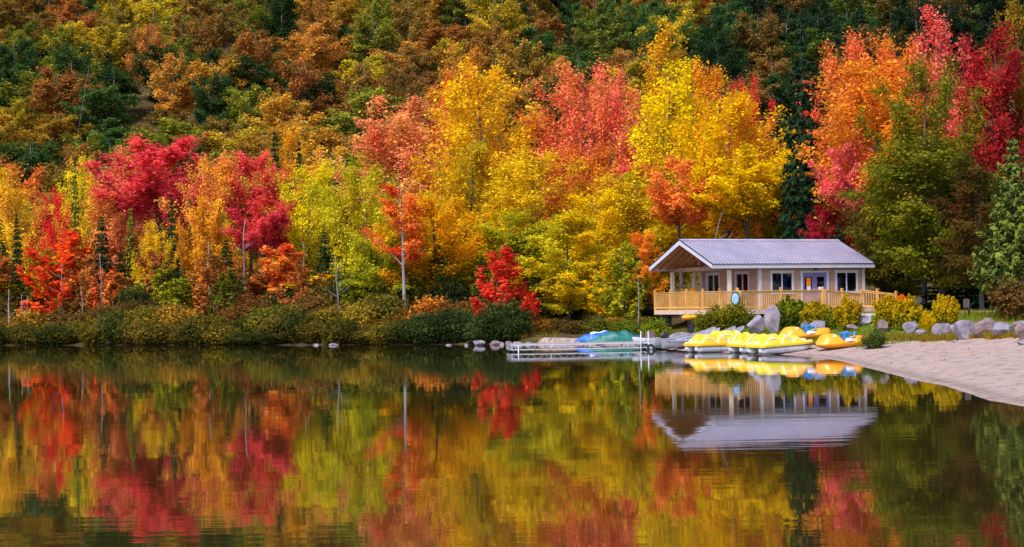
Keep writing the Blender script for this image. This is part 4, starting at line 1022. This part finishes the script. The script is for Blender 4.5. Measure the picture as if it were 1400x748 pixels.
mb.box((A_P, WR / 2, ZE + .0), (.15, WR - .8, .24)); mb.box((XW0 / 2 + .6, YW0 + .02, ZE + .02), (XW0 - 1.4, .14, .22)); mb.box((XW0 / 2 + .6, YW1 - .02, ZE + .02), (XW0 - 1.4, .14, .22))
mb.box((A_P, WR / 2, ZE + .12 + (RISE) / 2 - .05), (.12, .12, RISE - .3))
mb.build('porch_beam', 'beam', house)
for y in (YW0 + .02, YW1 - .02, ):
    mb = MB(); mb.box((A_P, y, (FL + ZE - .12) / 2), (.19, .19, ZE - .12 - FL)); mb.box((A_P, y, FL + .1), (.24, .24, .2)); mb.build('porch_post', 'post_paint', house)
mb = MB(); mb.box((XW0 - .5, YW1 - .02, (FL + ZE - .12) / 2), (.15, .15, ZE - .12 - FL)); mb.build('porch_post', 'post_paint', house)

def frame_unit(name, x0, x1, z0, z1, mullion=True, face='front', tw=.11):
    """window or door casing; coordinates along the wall"""
    ef = empty
    def W(s, o, z): return (s, YW0 - o, z) if face == 'front' else (XW0 - o, s, z)
    def bx(mb, s0, s1, o0, o1, za, zb):
        p, q = W(s0, o0, za), W(s1, o1, zb); mb.box([(a + b) / 2 for a, b in zip(p, q)], [abs(a - b) for a, b in zip(p, q)])
    mb = MB(); o0, o1 = -.08, .055
    bx(mb, x0 - .001, x0 + tw, o0, o1, z0, z1); bx(mb, x1 - tw, x1 + .001, o0, o1, z0, z1); bx(mb, x0 - .03, x1 + .03, o0, o1 + .01, z1 - .002, z1 + tw)
    if mullion: bx(mb, x0 - .03, x1 + .03, o0, o1 + .02, z0 - .08, z0 + .05); bx(mb, (x0 + x1) / 2 - .025, (x0 + x1) / 2 + .025, -.05, .03, z0 + .05, z1 - .05); bx(mb, x0 + tw, x1 - tw, -.05, .04, z1 - .06, z1)
    f = mb.build(name, 'white', house)
    return f, W, bx
def hanging_shirt(parent, W, s, z, wd, hh, mat):
    mb = MB(); o = -.35
    prof = [(-.18, 1), (-.5, .9), (-.42, .66), (-.3, .72), (-.3, 0), (.3, 0), (.3, .72), (.42, .66), (.5, .9), (.18, 1), (0, .95)]
    loop = [W(s + a * wd, o, z + b * hh) for a, b in prof]; off = Vector(W(0, -.41, 0)) - Vector(W(0, -.35, 0))
    mb.poly(loop, off); return mb.build('shirt', mat, parent)
for i, (x0, x1) in ((0, fw[0]), (2, fw[2])):
    f, W, bx = frame_unit('window', x0, x1, zwin0, zwin1)
    mb = MB(); bx(mb, x0 + .06, x1 - .06, -.03, -.02, zwin0, zwin1 - .03); mb.build('pane', 'glass', f)
    if i == 0:
        hanging_shirt(f, W, x0 + (x1 - x0) * .72, zwin0 + .1, .62, .8, 'shirt_teal')
        mb = MB(); bx(mb, x0 + .15, x0 + .38, -.04, -.06, zwin0 + .04, zwin0 + .2); bx(mb, x0 + .82, x0 + 1.05, -.04, -.06, zwin0 + .04, zwin0 + .2); mb.build('notice', 'paper', f)
    else:
        hanging_shirt(f, W, x0 + (x1 - x0) * .30, zwin0 + .05, .6, .85, 'shirt_purple'); hanging_shirt(f, W, x0 + (x1 - x0) * .72, zwin0 - .1, .5, .7, 'shirt_red')
for a, b in sw:
    f, W, bx = frame_unit('window', a, b, zwin0, zwin1, face='side')
    mb = MB(); bx(mb, a + .06, b - .06, -.03, -.02, zwin0, zwin1 - .03); mb.build('pane', 'glass', f)
x0, x1 = fw[1]
f, W, bx = frame_unit('door_frame', x0, x1, FL, zdoor1, mullion=False)
xm = (x0 + x1) / 2
for k, (a, b) in enumerate(((x0 + .112, xm - .006), (xm + .006, x1 - .112))):
    mb = MB(); za, zb = FL + .02, zdoor1 - .004; g0, g1 = FL + .95, FL + 1.85; ga, gb = a + .17, b - .17
    bx(mb, a, ga, -.05, .0, za, zb); bx(mb, gb, b, -.05, .0, za, zb); bx(mb, ga, gb, -.05, 0, za, g0); bx(mb, ga, gb, -.05, 0, g1, zb)
    d = mb.build('door', 'door', house); mb = MB(); bx(mb, ga, gb, -.03, -.02, g0, g1); mb.build('pane', 'glass', d)
    mb = MB(); hx = b - .08 if k == 0 else a + .08; bx(mb, hx - .02, hx + .02, 0, .06, FL + 1.0, FL + 1.15); mb.build('handle', 'alu', d)
    mb = MB()
    if k == 0:
        bx(mb, ga + .12, gb - .10, .002, .008, g0 + .36, g1 - .06); mb.build('poster', 'poster', d); mb = MB(); bx(mb, ga + .13, gb - .11, .002, .008, g0 + .04, g0 + .34); mb.build('notice', 'paper', d)
    else: bx(mb, ga + .06, ga + .38, .002, .008, g0 + .04, g0 + .3); mb.build('notice', 'paper', d)
mb = MB(); mb.box((xm + .02, YW0 - .09, ZE - .06), (.12, .16, .10)); mb.disc((xm + .02, YW0 - .16, ZE - .10), (0, .6, -1), .09, .1); mb.build('wall_lamp', 'black', house)

# ---- deck with rails and ramp (part of the boathouse)
UA = A_P - .34                              # left deck line
VF = side_v(1033.5, UA)                     # front deck line
VB = side_v(895.5, UA)
UR = along(1125, VF)
print('deck front v', VF, 'back', VB, 'right u', UR)
mb = MB()
x = UA
mb_b = MB()
nb = int((XW1 - UA) / .145)
for i in range(nb + 1):
    xx = UA + .07 + i * .145
    mb_b.box((xx, (VF + YW0) / 2, FL - .02), (.138, YW0 - VF - .03, .036))
    if xx < XW0: mb_b.box((xx, (YW0 + VB) / 2, FL - .0205), (.138, VB - YW0, .036))
mb_b.build('deck_floor', 'lumber', house)
mb = MB()
mb.box((UA - .025, (VF + VB) / 2, FL - .165), (.045, VB - VF, .24)); mb.box(((UA + XW1) / 2, VF - .025, FL - .165), (XW1 - UA, .045, .24)); mb.box(((UA + XW0) / 2, VB + .02, FL - .165), (XW0 - UA, .045, .24))
for k in range(6): mb.box(((UA + XW0) / 2, VF + .8 + k * 1.7, FL - .16), (XW0 - UA - .1, .05, .2))
mb.build('deck_skirt', 'skirt', house)
def rail(name, p, q, bays, zp=0, zq=0, first=True, last=True, ht=1.02):
    p, q = Vector(p), Vector(q); root = None
    mb = MB(); d = (q - p); L = Vector((d.x, d.y, 0)).length; dn = Vector((d.x, d.y, 0)).normalized()
    up = Vector((0, 0, 1)); n = int(L / .14)
    mb.beam(p + up * (ht), q + up * (ht), .14, .04); mb.beam(p + up * (ht - .075), q + up * (ht - .075), .045, .09); mb.beam(p + up * .12, q + up * .12, .045, .09)
    r = mb.build(name, 'lumber', house)
    mb = MB()
    for i in range(1, n):
        c = p + d * (i / n); mb.box(c + up * ((ht - .03 + .02) / 2 - .02), (.038, .038, ht - .12))
    mb.build('balusters', 'lumber', r)
    for i in range(bays + 1):
        if (i == 0 and not first) or (i == bays and not last): continue
        c = p + d * (i / bays); mb = MB(); mb.box(c + up * ((ht + .12 - .30) / 2), (.11, .11, ht + .42)); mb.box(c + up * (ht + .14), (.14, .14, .03))
        pr_ = [(c.x - .05, c.y - .05, c.z + ht + .155), (c.x + .05, c.y - .05, c.z + ht + .155), (c.x + .05, c.y + .05, c.z + ht + .155), (c.x - .05, c.y + .05, c.z + ht + .155)]
        mb.add(pr_ + [(c.x, c.y, c.z + ht + .2)], [(0, 1, 2, 3), (0, 1, 4), (1, 2, 4), (2, 3, 4), (3, 0, 4)])
        mb.build('rail_post', 'lumber', r)
    return r
rail('deck_rail', (UA, VB, FL), (UA, VF, FL), 5, ht=1.05)
rail('deck_rail', (UA, VF, FL), (UR, VF, FL), 2, first=False, ht=1.05)
mb = MB(); mb.box((UA + .1, VF - .0, FL + .42), (.22, .22, 1.35)); mb.build('rail_post', 'lumber', house)
mb = MB(); mb.box((UR + .04, VF, FL + .42), (.26, .24, 1.35)); mb.build('rail_post', 'lumber', house)
def hl(px, py, D):       # photo pixel at depth D -> boathouse local coordinates
    p = at(px, py, D) - HROOT; return Vector((p.dot(ex), p.dot(ey), p.z))
F1 = Vector((UR, VF, FL)); pF = HROOT + ex * UR + ey * VF
e1 = hl(1151, 398.5, pF.y + .5); e2 = hl(1177, 401.5, pF.y + 1.0)
rail('ramp_rail', F1, (e1.x, e1.y, e1.z - 1.05), 1, first=False, ht=1.05)
rail('ramp_rail', (e1.x, e1.y, e1.z - 1.05), (e2.x, e2.y, e2.z - 1.05), 1, first=False, ht=1.05)
b0 = hl(1145, 394.3, pF.y + 2.4); b1 = hl(1174, 393.6, pF.y + 2.8); b2 = hl(1225, 402, pF.y + 2.2)
rail('ramp_rail', (b0.x, b0.y, FL), (b1.x, b1.y, FL), 1, ht=1.05)
rail('ramp_rail', (b1.x, b1.y, FL), (b2.x, b2.y, b2.z - 1.05), 2, first=False, ht=1.05)
mb = MB()
mb.poly([(UR, VF, FL - .04), (e2.x, e2.y, e2.z - 1.09), (b2.x, b2.y, b2.z - 1.09), (b1.x, b1.y, FL - .04), (XW1, YW0 - .1, FL - .04)], (0, 0, -.12))
mb.build('ramp', 'skirt', house)
for (u, v) in ((UA + .25, VB - 1.1), (UA + .25, VB - 3.9), (UA + .25, (VF + VB) / 2), (UA + .25, VF + .5), (UA + 3, VF + .3), (UR, VF + .3), (XW0 - .3, VB - .5)):
    p = HROOT + ex * u + ey * v; g = hz(p.x, p.y); mb = MB(); mb.box((u, v, (g - .2 + FL - .28) / 2), (.34, .34, FL - .28 - g + .2)); mb.build('pier', 'black', house)

# blue oval board hanging on the outside of the side rail
bp = Vector(hl(1024.5, 408, (HROOT + ex * UA + ey * (VF + .6)).y))
wpos = HROOT + ex * (UA - .12) + ey * side_v(1024.5, UA); brd = empty('board', (wpos.x, wpos.y, FL + .62), TH)
mb = MB(); mb.disc((0, 0, 0), (1, 0, 0), .40, .05, 24, ry=.36); mb.build('board_face', 'pale_blue', brd)
mb = MB(); mb.tube([(-.0, .41 * math.cos(a), .37 * math.sin(a)) for a in np.linspace(0, 2 * math.pi, 25)], .045, 6, cap=False); mb.build('rim', 'black', brd)
mb = MB(); mb.beam((-.04, .12, .22), (-.04, -.15, -.2), .02, .05); mb.beam((-.04, -.14, .16), (-.04, .16, -.1), .02, .04); mb.build('marking', 'white', brd)
tag(brd, 'pale blue round board with dark rim hanging on the deck rail corner', 'board')

# ------------------------------------------------------------------ boats
def superdisk(n, p=2.6):
    return [(math.copysign(abs(math.cos(a)) ** (2 / p), math.cos(a)), math.copysign(abs(math.sin(a)) ** (2 / p), math.sin(a))) for a in np.linspace(0, 2 * math.pi, n, endpoint=False)]
def smooth_hump(x, c, w): 
    t = max(0, 1 - ((x - c) / w) ** 2); return t * t * (3 - 2 * t) if t < 1 else 1
def yellow_boat(mat):
    """two white pontoons, yellow deck with splash domes and seat backs; bow at +x"""
    e = empty('pedal_boat')
    L, Wd = 2.9, 1.55
    for s in (-1, 1):
        mb = MB()
        def pf(u, v, s=s):
            x = -L / 2 + .02 + u * (L - .1); taper = min(1, (u / .05) ** .5 if u < .05 else 1) * (1 if u < .7 else max(.12, 1 - ((u - .7) / .3) ** 2.2))
            a = v * 2 * math.pi; cx, cz = math.cos(a), math.sin(a); cx = math.copysign(abs(cx) ** .7, cx); cz = math.copysign(abs(cz) ** .7, cz)
            return (x, s * .5 + cx * .25 * (.35 + .65 * taper), .10 + cz * .22 * (.5 + .5 * taper) + (.10 * max(0, (u - .7) / .3) ** 2))
        mb.grid(pf, 22, 18)
        for uu in (0, 1):
            ring = [pf(uu, k / 18) for k in range(18)]; mb.add(ring, [tuple(range(18))])
        mb.build('pontoon', 'pontoon', e)
    mb = MB()
    def top(x, y):
        u = x / L + .5; v = y / (Wd / 2)
        rim = max(0, 1 - max(abs(v), abs(2 * u - 1) ** 1.6) ** 10)
        z = .35 + .03 * (1 - v * v)
        for c in (-.40, .40):
            g = max(0, 1 - ((y - c) / .34) ** 2)
            z += .40 * smooth_hump(u, .24, .15) * g ** .6
            z += .38 * smooth_hump(u, .48, .10) * g ** .6
            z -= .05 * smooth_hump(u, .37, .05) * g
            z += .26 * smooth_hump(u, .68, .09) * g ** .6
        return .28 + (z - .28) * rim ** .5
    mb.grid(lambda u, v: ((u - .5) * L, (v - .5) * Wd * (1 - .18 * max(0, (u - .75) / .25) ** 2), top((u - .5) * L, (v - .5) * Wd)), 72, 30)
    def skirt(u, v):
        a = u * 2 * math.pi; c, s_ = math.cos(a), math.sin(a); k = max(abs(c), abs(s_)); x, y = c / k * L / 2, s_ / k * Wd / 2
        return (x, y * (1 - .18 * max(0, (x / L + .5 - .75) / .25) ** 2), .30 - .10 * v)
    mb.grid(skirt, 64, 2, smooth=True)
    mb.build('deck', mat, e)
    mb = MB(); mb.box((-.01, 0, .19), (L * .985, Wd * 1.0, .035)); mb.build('keel_plate', 'black', e)
    for yy in (-.66, 0, .66):
        mb = MB(); mb.tube([(x_, yy * (1 - .18 * max(0, (x_ / L + .5 - .75) / .25) ** 2), top(x_, yy) + .006) for x_ in np.linspace(-L * .47, L * .47, 60)], .035 if yy else .07, 6); mb.build('trim', 'cream', e)
    for c in (-.36, .36):
        mb = MB()
        def seat(u, v, c=c):
            if v < .5: x, z = (.5 - v) * .55, .36 + .02 * math.sin(u * math.pi)
            else: x, z = -(v - .5) * .2, .36 + (v - .5) * .40
            return (x + L * .10, c + (u - .5) * .46, z + .03)
        mb.grid(seat, 8, 12); mb.build('seat', 'lemon' if mat == 'yellow' else 'paper', e)
    for c in (-.42, .42):
        for xe in (-L * .28, -L * .03):
            mb = MB(); ye = c * 1.36; mb.disc((xe, ye, top(xe, ye) + .004), (0, math.copysign(1, c), .55), .05, .04); mb.build('emblem', 'paper', e)
    mb = MB(); mb.tube([(.15, 0, .36), (.1, 0, .6), (.02, 0, .66)], .02, 6); mb.build('steering_handle', 'alu', e)
    return e
yb = yellow_boat('yellow'); lb = yellow_boat('lemon')
def set_boat(o, px, py, D, rz, pitch, z, label, cat='pedal boat', group=None):
    p = at(px, py, D); o.location = (p.x, D, z); o.rotation_euler = (0, -pitch, rz); tag(o, label, cat, group)
YG = 'yellow pedal boats moored at the shore'
b1_ = lb; set_boat(b1_, 1067, 480, 80.6, R(24), R(3.0), .19, 'nearest lemon-yellow pedal boat with long white hull, bow on the sand', group=YG)
b2_ = dup(yb); set_boat(b2_, 1040, 478, 83.5, R(24), R(2.0), .15, 'yellow pedal boat half hidden directly behind the nearest lemon one', group=YG)
set_boat(yb, 980, 478, 85.5, R(22), R(.5), .12, 'leftmost yellow pedal boat floating with its white hull toward us', group=YG)
b3_ = dup(lb); set_boat(b3_, 1003, 474, 88.6, R(24), R(2), .24, 'rearmost yellow pedal boat showing only its back above the others', group=YG)

def rope(p, q, label):
    p, q = Vector(p), Vector(q); mb = MB(); mb.tube([p.lerp(q, t) + Vector((0, 0, -.22 * math.sin(math.pi * t))) for t in np.linspace(0, 1, 12)], .013, 5)
    tag(mb.build('mooring_rope', 'paper'), label, 'rope')
rope(at(1112, 473, 82.0), at(1128, 484, 79.5), 'pale mooring rope from the nearest lemon pedal boat to the sand')
def orange_boat():
    e = empty('pedal_boat'); L, Wd = 2.75, 1.35
    mb = MB()
    def sec(u):   # half width along length
        return Wd / 2 * max(.02, (1 - abs(2 * u - 1) ** 3.2)) ** .55
    def hull(u, v):
        hw = sec(u); a = (v - .5) * math.pi; y = math.sin(a) * hw; lift = .14 * abs(2 * u - 1) ** 3
        return ((u - .5) * L, y, .26 - .26 * math.cos(a) ** .7 * max(.05, 1 - abs(2 * u - 1) ** 4) + 0 * lift)
    mb.grid(hull, 40, 20)
    def deck(u, v):
        hw = sec(u); y = (v - .5) * 2 * hw; q = 1 - abs(2 * v - 1) ** 5; x = u
        z = .26 + .10 * q
        z += .34 * smooth_hump(u, .26, .2) * q * (1 - .25 * (2 * v - 1) ** 2) - .10 * smooth_hump(u, .52, .12) * q + .16 * smooth_hump(u, .84, .26) * q
        return ((u - .5) * L, y, z)
    mb.grid(deck, 48, 24); mb.build('hull', 'orange', e)
    for s in (-1, 1):
        mb = MB(); mb.disc((-.62, s * .48, .60), (0, s, .5), .06, .05); mb.build('emblem', 'paper', e)
    for s in (-1, 1):
        mb = MB(); mb.poly([(-.15, s * .50, .35), (.02, s * .42, .47), (.22, s * .44, .43), (.30, s * .50, .36)], (0, s * .14, -.02)); mb.build('decal', 'paper', e)
    mb = MB(); mb.beam((.22, -.2, .34), (.16, -.2, .66), .34, .05); mb.beam((.22, .22, .34), (.16, .22, .66), .34, .05)
    mb.beam((.05, -.3, .70), (.4, -.3, .62), .2, .05); mb.beam((.05, .3, .64), (.42, .25, .70), .26, .05); mb.tube([(.42, -.42, .30), (.42, -.42, .72)], .035, 6)
    mb.build('seat_back', 'blue', e)
    return e
ob = orange_boat(); OG = 'orange pedal boats on the beach'
p = at(1152, 476, 79.5); ob.location = (p.x, 79.5, hz(p.x, 79.5) - .02); ob.rotation_euler = (0, R(-3), R(18)); tag(ob, 'nearest orange pedal boat resting wholly on the sand', 'pedal boat', OG)
o2 = dup(ob); p = at(1100, 470, 84); o2.location = (p.x, 84, hz(p.x, 84) + .06); o2.rotation_euler = (0, R(-3), R(18)); tag(o2, 'orange pedal boat partly hidden behind the nearest yellow one', 'pedal boat', OG)
# two stored upright on the porch, one under the deck
def stored_shell():
    e = empty('kayak'); mb = MB()
    mb.grid(lambda u, v: (.30 * math.cos(v * math.pi) * math.sin(u * math.pi) ** .6 * .8, .62 * math.sin(u * math.pi) ** .6 * (1 if True else 0) * (1 - 0) * math.cos(v * math.pi * 2) * 1.0, 1.45 * (1 - math.cos(u * math.pi)) / 2), 20, 24); 
    mb.build('hull', 'orange', e); mb = MB(); mb.tube([(.25 * math.cos(a), .0 + .64 * math.cos(a), .72 + .74 * math.sin(a)) for a in np.linspace(0, 2 * math.pi, 25)], .03, 5, cap=False); mb.build('rim', 'orange', e)
    return e
def egg_hull(e, L, Wd, Hh, mat):
    mb = MB(); mb.grid(lambda u, v: ((L / 2) * math.cos(u * math.pi), Wd / 2 * math.sin(u * math.pi) ** .7 * math.cos(v * 2 * math.pi), Hh / 2 * math.sin(u * math.pi) ** .7 * math.sin(v * 2 * math.pi)), 24, 24)
    return mb.build('hull', mat, e)
for i, (px, lab) in enumerate(((933, 'left of the two orange kayaks stood on end on the porch'), (947, 'right of the two orange kayaks stood on end on the porch'))):
    v = side_v(px, UA + 1.2); p = HROOT + ex * (UA + 1.2) + ey * v
    k = empty('kayak', (p.x, p.y, FL + .66), TH); h = egg_hull(k, 1.3, .45, 1.3, 'orange'); h.rotation_euler = (0, 0, R(72 + 20 * i)); 
    mb = MB(); mb.tube([(.28 * 0 - .24, .34 * math.cos(a), .34 * math.sin(a)) for a in np.linspace(0, 6.2832, 25)], .03, 5, cap=False); mb.build('cockpit_rim', 'rubber', k)
    tag(k, lab, 'kayak', 'kayaks stored on the porch')
p = at(943, 434, 99.5); k = empty('kayak', (p.x, 99.5, p.z), R(20)); egg_hull(k, .95, .6, .34, 'orange')
mb = MB(); mb.tube([(.2 * math.cos(a), .14 * math.sin(a), .15) for a in np.linspace(0, 6.2832, 17)], .02, 5, cap=False); mb.build('cockpit_rim', 'rubber', k)
mb = MB(); mb.beam((0, -.1, -.16), (0, -.1, hz(p.x, 99.5) - p.z), .08, .7); mb.build('rack', 'black', k); tag(k, 'orange kayak end showing under the deck above the low boulder', 'kayak')

def canoe(mat, stripe=None, L=4.8):
    e = empty('canoe'); mb = MB(); Wd = .86
    def hull(u, v, off=0):
        t = abs(2 * u - 1); hw = (Wd / 2 - off) * max(0, 1 - t ** 2.6) ** .75; a = (v - .5) * math.pi; gun = .34 + .24 * t ** 3.5
        y = math.sin(a); y = math.copysign(abs(y) ** .75, y) * hw; z = gun - (gun - .02 - off - .10 * t ** 4) * abs(math.cos(a)) ** .6
        return ((u - .5) * (L - off * 2), y, z)
    mb.grid(lambda u, v: hull(u, v), 40, 16); mb.grid(lambda u, v: hull(u, v, .025), 40, 16); mb.build('hull', mat, e)
    mb = MB()
    for s in (0, 1): mb.tube([Vector(hull(u, s)) + Vector((0, 0, .01)) for u in np.linspace(.01, .99, 30)], .022, 5)
    mb.build('gunwale', stripe or 'alu_white', e)
    for x in (-1.2, 1.1):
        mb = MB(); mb.box((x, 0, .33), (.26, .66, .03)); mb.build('bench', 'alu', e)
    return e
cn = canoe('alu'); CG = 'canoes drawn up on the bank'
def set_canoe(o, ps, pb, Ds, Db, label):
    """ps, pb: photo pixels of gunwale at stern / bow tip"""
    a = at(*ps, Ds); b = at(*pb, Db); mid = (a + b) / 2; d = b - a; L = d.length
    o.scale = (L / 4.8, 1, 1); o.rotation_euler = (0, -math.asin(d.z / L), math.atan2(d.y, d.x)); o.location = mid - Vector((0, 0, .50)); tag(o, label, 'canoe', CG)
set_canoe(cn, (896, 464), (979, 448.5), 91, 95, 'silver canoe furthest back in the left pair, bow toward the rocks')
set_canoe(dup(cn), (905, 467), (985, 450), 89.2, 93, 'silver canoe in front of the rearmost one in the left pair')
set_canoe(dup(cn), (925, 466), (1006, 448), 90, 94.5, 'silver canoe with its sharp bow left of the last bow by the boulders')
set_canoe(dup(cn), (940, 467), (1018, 447.5), 88.4, 92.5, 'rightmost silver canoe, bow against the cleft boulder')
gc = canoe('pontoon', 'green'); set_canoe(gc, (887, 469), (948, 463), 91, 93.5, 'white canoe with green gunwale low beside the pedal boats')
rc = canoe('pontoon', 'red'); set_canoe(rc, (899, 470.5), (944, 466), 92.5, 94.5, 'white canoe with red edge next to the wheeled dock')

rc.scale.z = .55; gc.scale.z = .55; rc.location.z += .2; gc.location.z += .2
# covered boats on the shore
def covered(name, px0, px1, base, top, D, mat, label, cat, patch=None, seed=1, rz=.2):
    a, b = at(px0, base, D), at(px1, base, D); L = (b - a).length; x = (a.x + b.x) / 2; H = (base - top) * D / F
    e = empty(name, (x, D, max(hz(x, D), .02) - .03), rz); mb = MB()
    def fn(u, v):
        t = 2 * u - 1; prof = max(0, 1 - abs(t - .1 * (1 - t * t)) ** 1.8) ** .85; a_ = v * math.pi
        hh = H * prof * (1 + .12 * math.sin(5 * u + seed)) ; w2 = .62 * max(.05, prof)
        f = 1 + .05 * math.sin(17 * u + 3 * math.sin(6 * v + seed)) + .04 * math.sin(31 * u * (1 + .3 * v) + seed)
        return (t * L / 2, -math.cos(a_) * w2 * f, math.sin(a_) ** .85 * hh * f)
    mb.grid(fn, 60, 24); mb.build('tarp', mat, e)
    mb = MB()
    for u in (.25, .5, .75): mb.tube([Vector(fn(u, v)) * 1.0 + Vector((0, 0, .012)) for v in np.linspace(.02, .98, 20)], .012, 4)
    mb.build('rope', 'black', e)
    if patch:
        mb = MB(); mb.grid(lambda u, v: Vector(fn(.28 + .28 * u, .30 + .16 * v + .10 * u)) * 1.03 + Vector((0, -.02, .01)), 14, 6); mb.build('tarp_patch', patch, e)
    tag(e, label, cat); return e
covered('covered_boat', 784, 866, 466, 451, 104.6, 'blue_tarp', 'upturned boat under a bright blue tarp with white patch behind the dock', 'covered boat', 'paper', 2, .1)
covered('covered_boat', 796, 892, 468, 453, 102.2, 'green_tarp', 'long boat under a dark teal wrinkled tarp in front of the blue one', 'covered boat', None, 5, .1)
# small white motor boat behind the dock end
p = at(884, 467, 93.5); e = empty('motor_boat', (p.x, 93.5, .02), R(12)); mb = MB()
def mh(u, v):
    t = u; hw = .62 * (1 - max(0, (.35 - t) / .35) ** 2.2) ; a_ = (v - .5) * math.pi; g = .50 + .12 * (1 - t) ** 2
    y = math.copysign(abs(math.sin(a_)) ** .6, math.sin(a_)) * hw; return ((t - .5) * 1.6, y, g - (g - .05) * abs(math.cos(a_)) ** .5 * (1 if t > .2 else max(.05, t / .2) ** .5))
mb.grid(mh, 24, 14); ring = [mh(1, k / 14) for k in range(15)]; mb.add(ring, [tuple(range(15))]); mb.build('hull', 'pontoon', e)
mb = MB(); mb.box((.0, 0, .52), (1.2, .95, .03)); mb.build('bench', 'alu', e)
mb = MB(); mb.box((.0, 0, 0), (.36, .30, .36)); ob_ = mb.build('outboard_motor', 'black', e, bevel=.06); ob_.location = (.98, 0, .66); ob_.rotation_euler = (0, R(35), 0)
mb = MB(); mb.beam((.9, 0, .55), (1.08, 0, .0), .09, .16); mb.build('motor_leg', 'black', e)
mb = MB(); mb.box((.2, 0, .68), (.42, .5, .3)); mb.build('engine_cover', 'sign', e)
tag(e, 'small white motor boat with dark outboard behind the dock end', 'motor boat')

# ------------------------------------------------------------------ dock
dp = at(699.5, 481.5, 90.0); DT = R(9); DL = 8.15; DW = 1.5
dock = empty('dock', (dp.x, 90.0, 0), DT); tag(dock, 'low aluminium truss dock on wheels reaching out over the water', 'dock')
zt, zb = .36, .12
for y, nm in ((0, 'front_truss'), (DW, 'rear_truss')):
    mb = MB(); mb.box((DL / 2, y, zt), (DL, .05, .075)); mb.box((DL / 2, y, zb), (DL, .045, .05))
    n = 24
    for i in range(n):
        x0_, x1_ = i * DL / n, (i + 1) * DL / n
        mb.beam((x0_, y, zb if i % 2 else zt), (x1_, y, zt if i % 2 else zb), .014, .016)
    for i in range(5): mb.box((i * DL / 4 * .995 + .02, y, (zt + zb) / 2), (.045, .045, zt - zb))
    mb.build(nm, 'alu_white', dock)
mb = MB()
for i in range(58): mb.box((.07 + i * DL / 58, DW / 2, zt + .045), (DL / 58 - .015, DW + .04, .03))
mb.build('decking', 'deckboard', dock)
mb = MB(); mb.box((-.02, DW / 2, zt - .0), (.04, DW, .08)); mb.box((-.02, DW / 2, zb), (.04, DW, .05)); 
for k in range(5): mb.beam((-.02, k * DW / 5, zb if k % 2 else zt), (-.02, (k + 1) * DW / 5, zt if k % 2 else zb), .03, .03)
mb.build('end_truss', 'alu', dock)
for (x, y, zt_, zb_) in ((.35, -.05, .34, -1.2), (.35, DW + .05, .34, -1.2)): 
    mb = MB(); mb.tube([(x, y, zb_), (x, y, zt_)], .032, 8); mb.build('leg', 'alu_white', dock)
for x in (6.78, 7.18):
    mb = MB(); mb.tube([(x, -.05, -.8), (x, -.05, .98)], .034, 8); mb.build('upright_pole', 'alu_white', dock)
for y in (-.14, DW + .14):
    mb = MB(); mb.tube([(7.28 + .145 * math.cos(a), y, .10 + .145 * math.sin(a)) for a in np.linspace(0, 2 * math.pi, 25)], .07, 8, cap=False); wh = mb.build('wheel', 'rubber', dock)
    mb = MB(); mb.disc((7.28, y, .10), (0, 1, 0), .09, .06); mb.build('hub', 'alu', wh)
mb = MB(); mb.tube([(7.28, -.1, .10), (7.28, DW + .1, .10)], .025, 6); mb.build('axle', 'alu', dock)
# gangway plank from the dock to the sand
g0_ = Vector((dp.x, 90, 0)) + Matrix.Rotation(DT, 3, 'Z') @ Vector((DL + .05, .7, 0)); ga = empty('gangway', (g0_.x, g0_.y, .26), R(4)); mb = MB()
for i in range(10): mb.box((.14 + i * .2, 0, 0), (.185, 1.0, .04))
mb.build('planks', 'skirt', ga); mb = MB(); mb.box((1.05, -.5, -.05), (2.1, .05, .09)); mb.box((1.05, .5, -.05), (2.1, .05, .09)); mb.build('stringer', 'beam', ga); ga.rotation_euler = (0, R(3), R(4))
tag(ga, 'short weathered wooden gangway between the dock wheel and the sand', 'gangway')

# ------------------------------------------------------------------ sign and wires
sp_ = at(1325, 439, 83.5); g = hz(sp_.x, 83.5); e = empty('sign', (sp_.x, 83.5, g)); zt2 = at(1325, 409, 83.5).z - g
mb = MB(); mb.tube([(0, 0, -.1), (0, 0, zt2)], .05, 8); mb.build('post', 'black', e)
mb = MB(); mb.box((-.12, -.06, zt2 - .2), (.34, .03, .40), rz=.35); mb.build('board', 'sign', e); tag(e, 'dark wooden sign on a post standing on the lawn by the road', 'sign')
mb = MB(); mb.beam((0, -.02, zt2 - .42), (.28, -.02, zt2 - .08), .04, .03); mb.build('bracket', 'black', e)

# ------------------------------------------------------------------ finish the labels of the repeats
from collections import defaultdict
groups = defaultdict(list)
for o, base, px in AUTO: groups[base].append((px, o))
ORD = ['first', 'second', 'third', 'fourth', 'fifth', 'sixth', 'seventh', 'eighth', 'ninth', 'tenth', 'eleventh', 'twelfth', 'thirteenth', 'fourteenth', 'fifteenth', 'sixteenth', 'seventeenth', 'eighteenth', 'nineteenth', 'twentieth']
for base, L in groups.items():
    L.sort(key=lambda t: t[0]); n = len(L)
    for i, (px, o) in enumerate(L):
        if n == 1: o['label'] = base
        elif n == 2: o['label'] = ('left ' if i == 0 else 'right ') + base
        else: o['label'] = ('leftmost ' if i == 0 else 'rightmost ' if i == n - 1 else ORD[min(i, 19)] + '-from-left ') + base
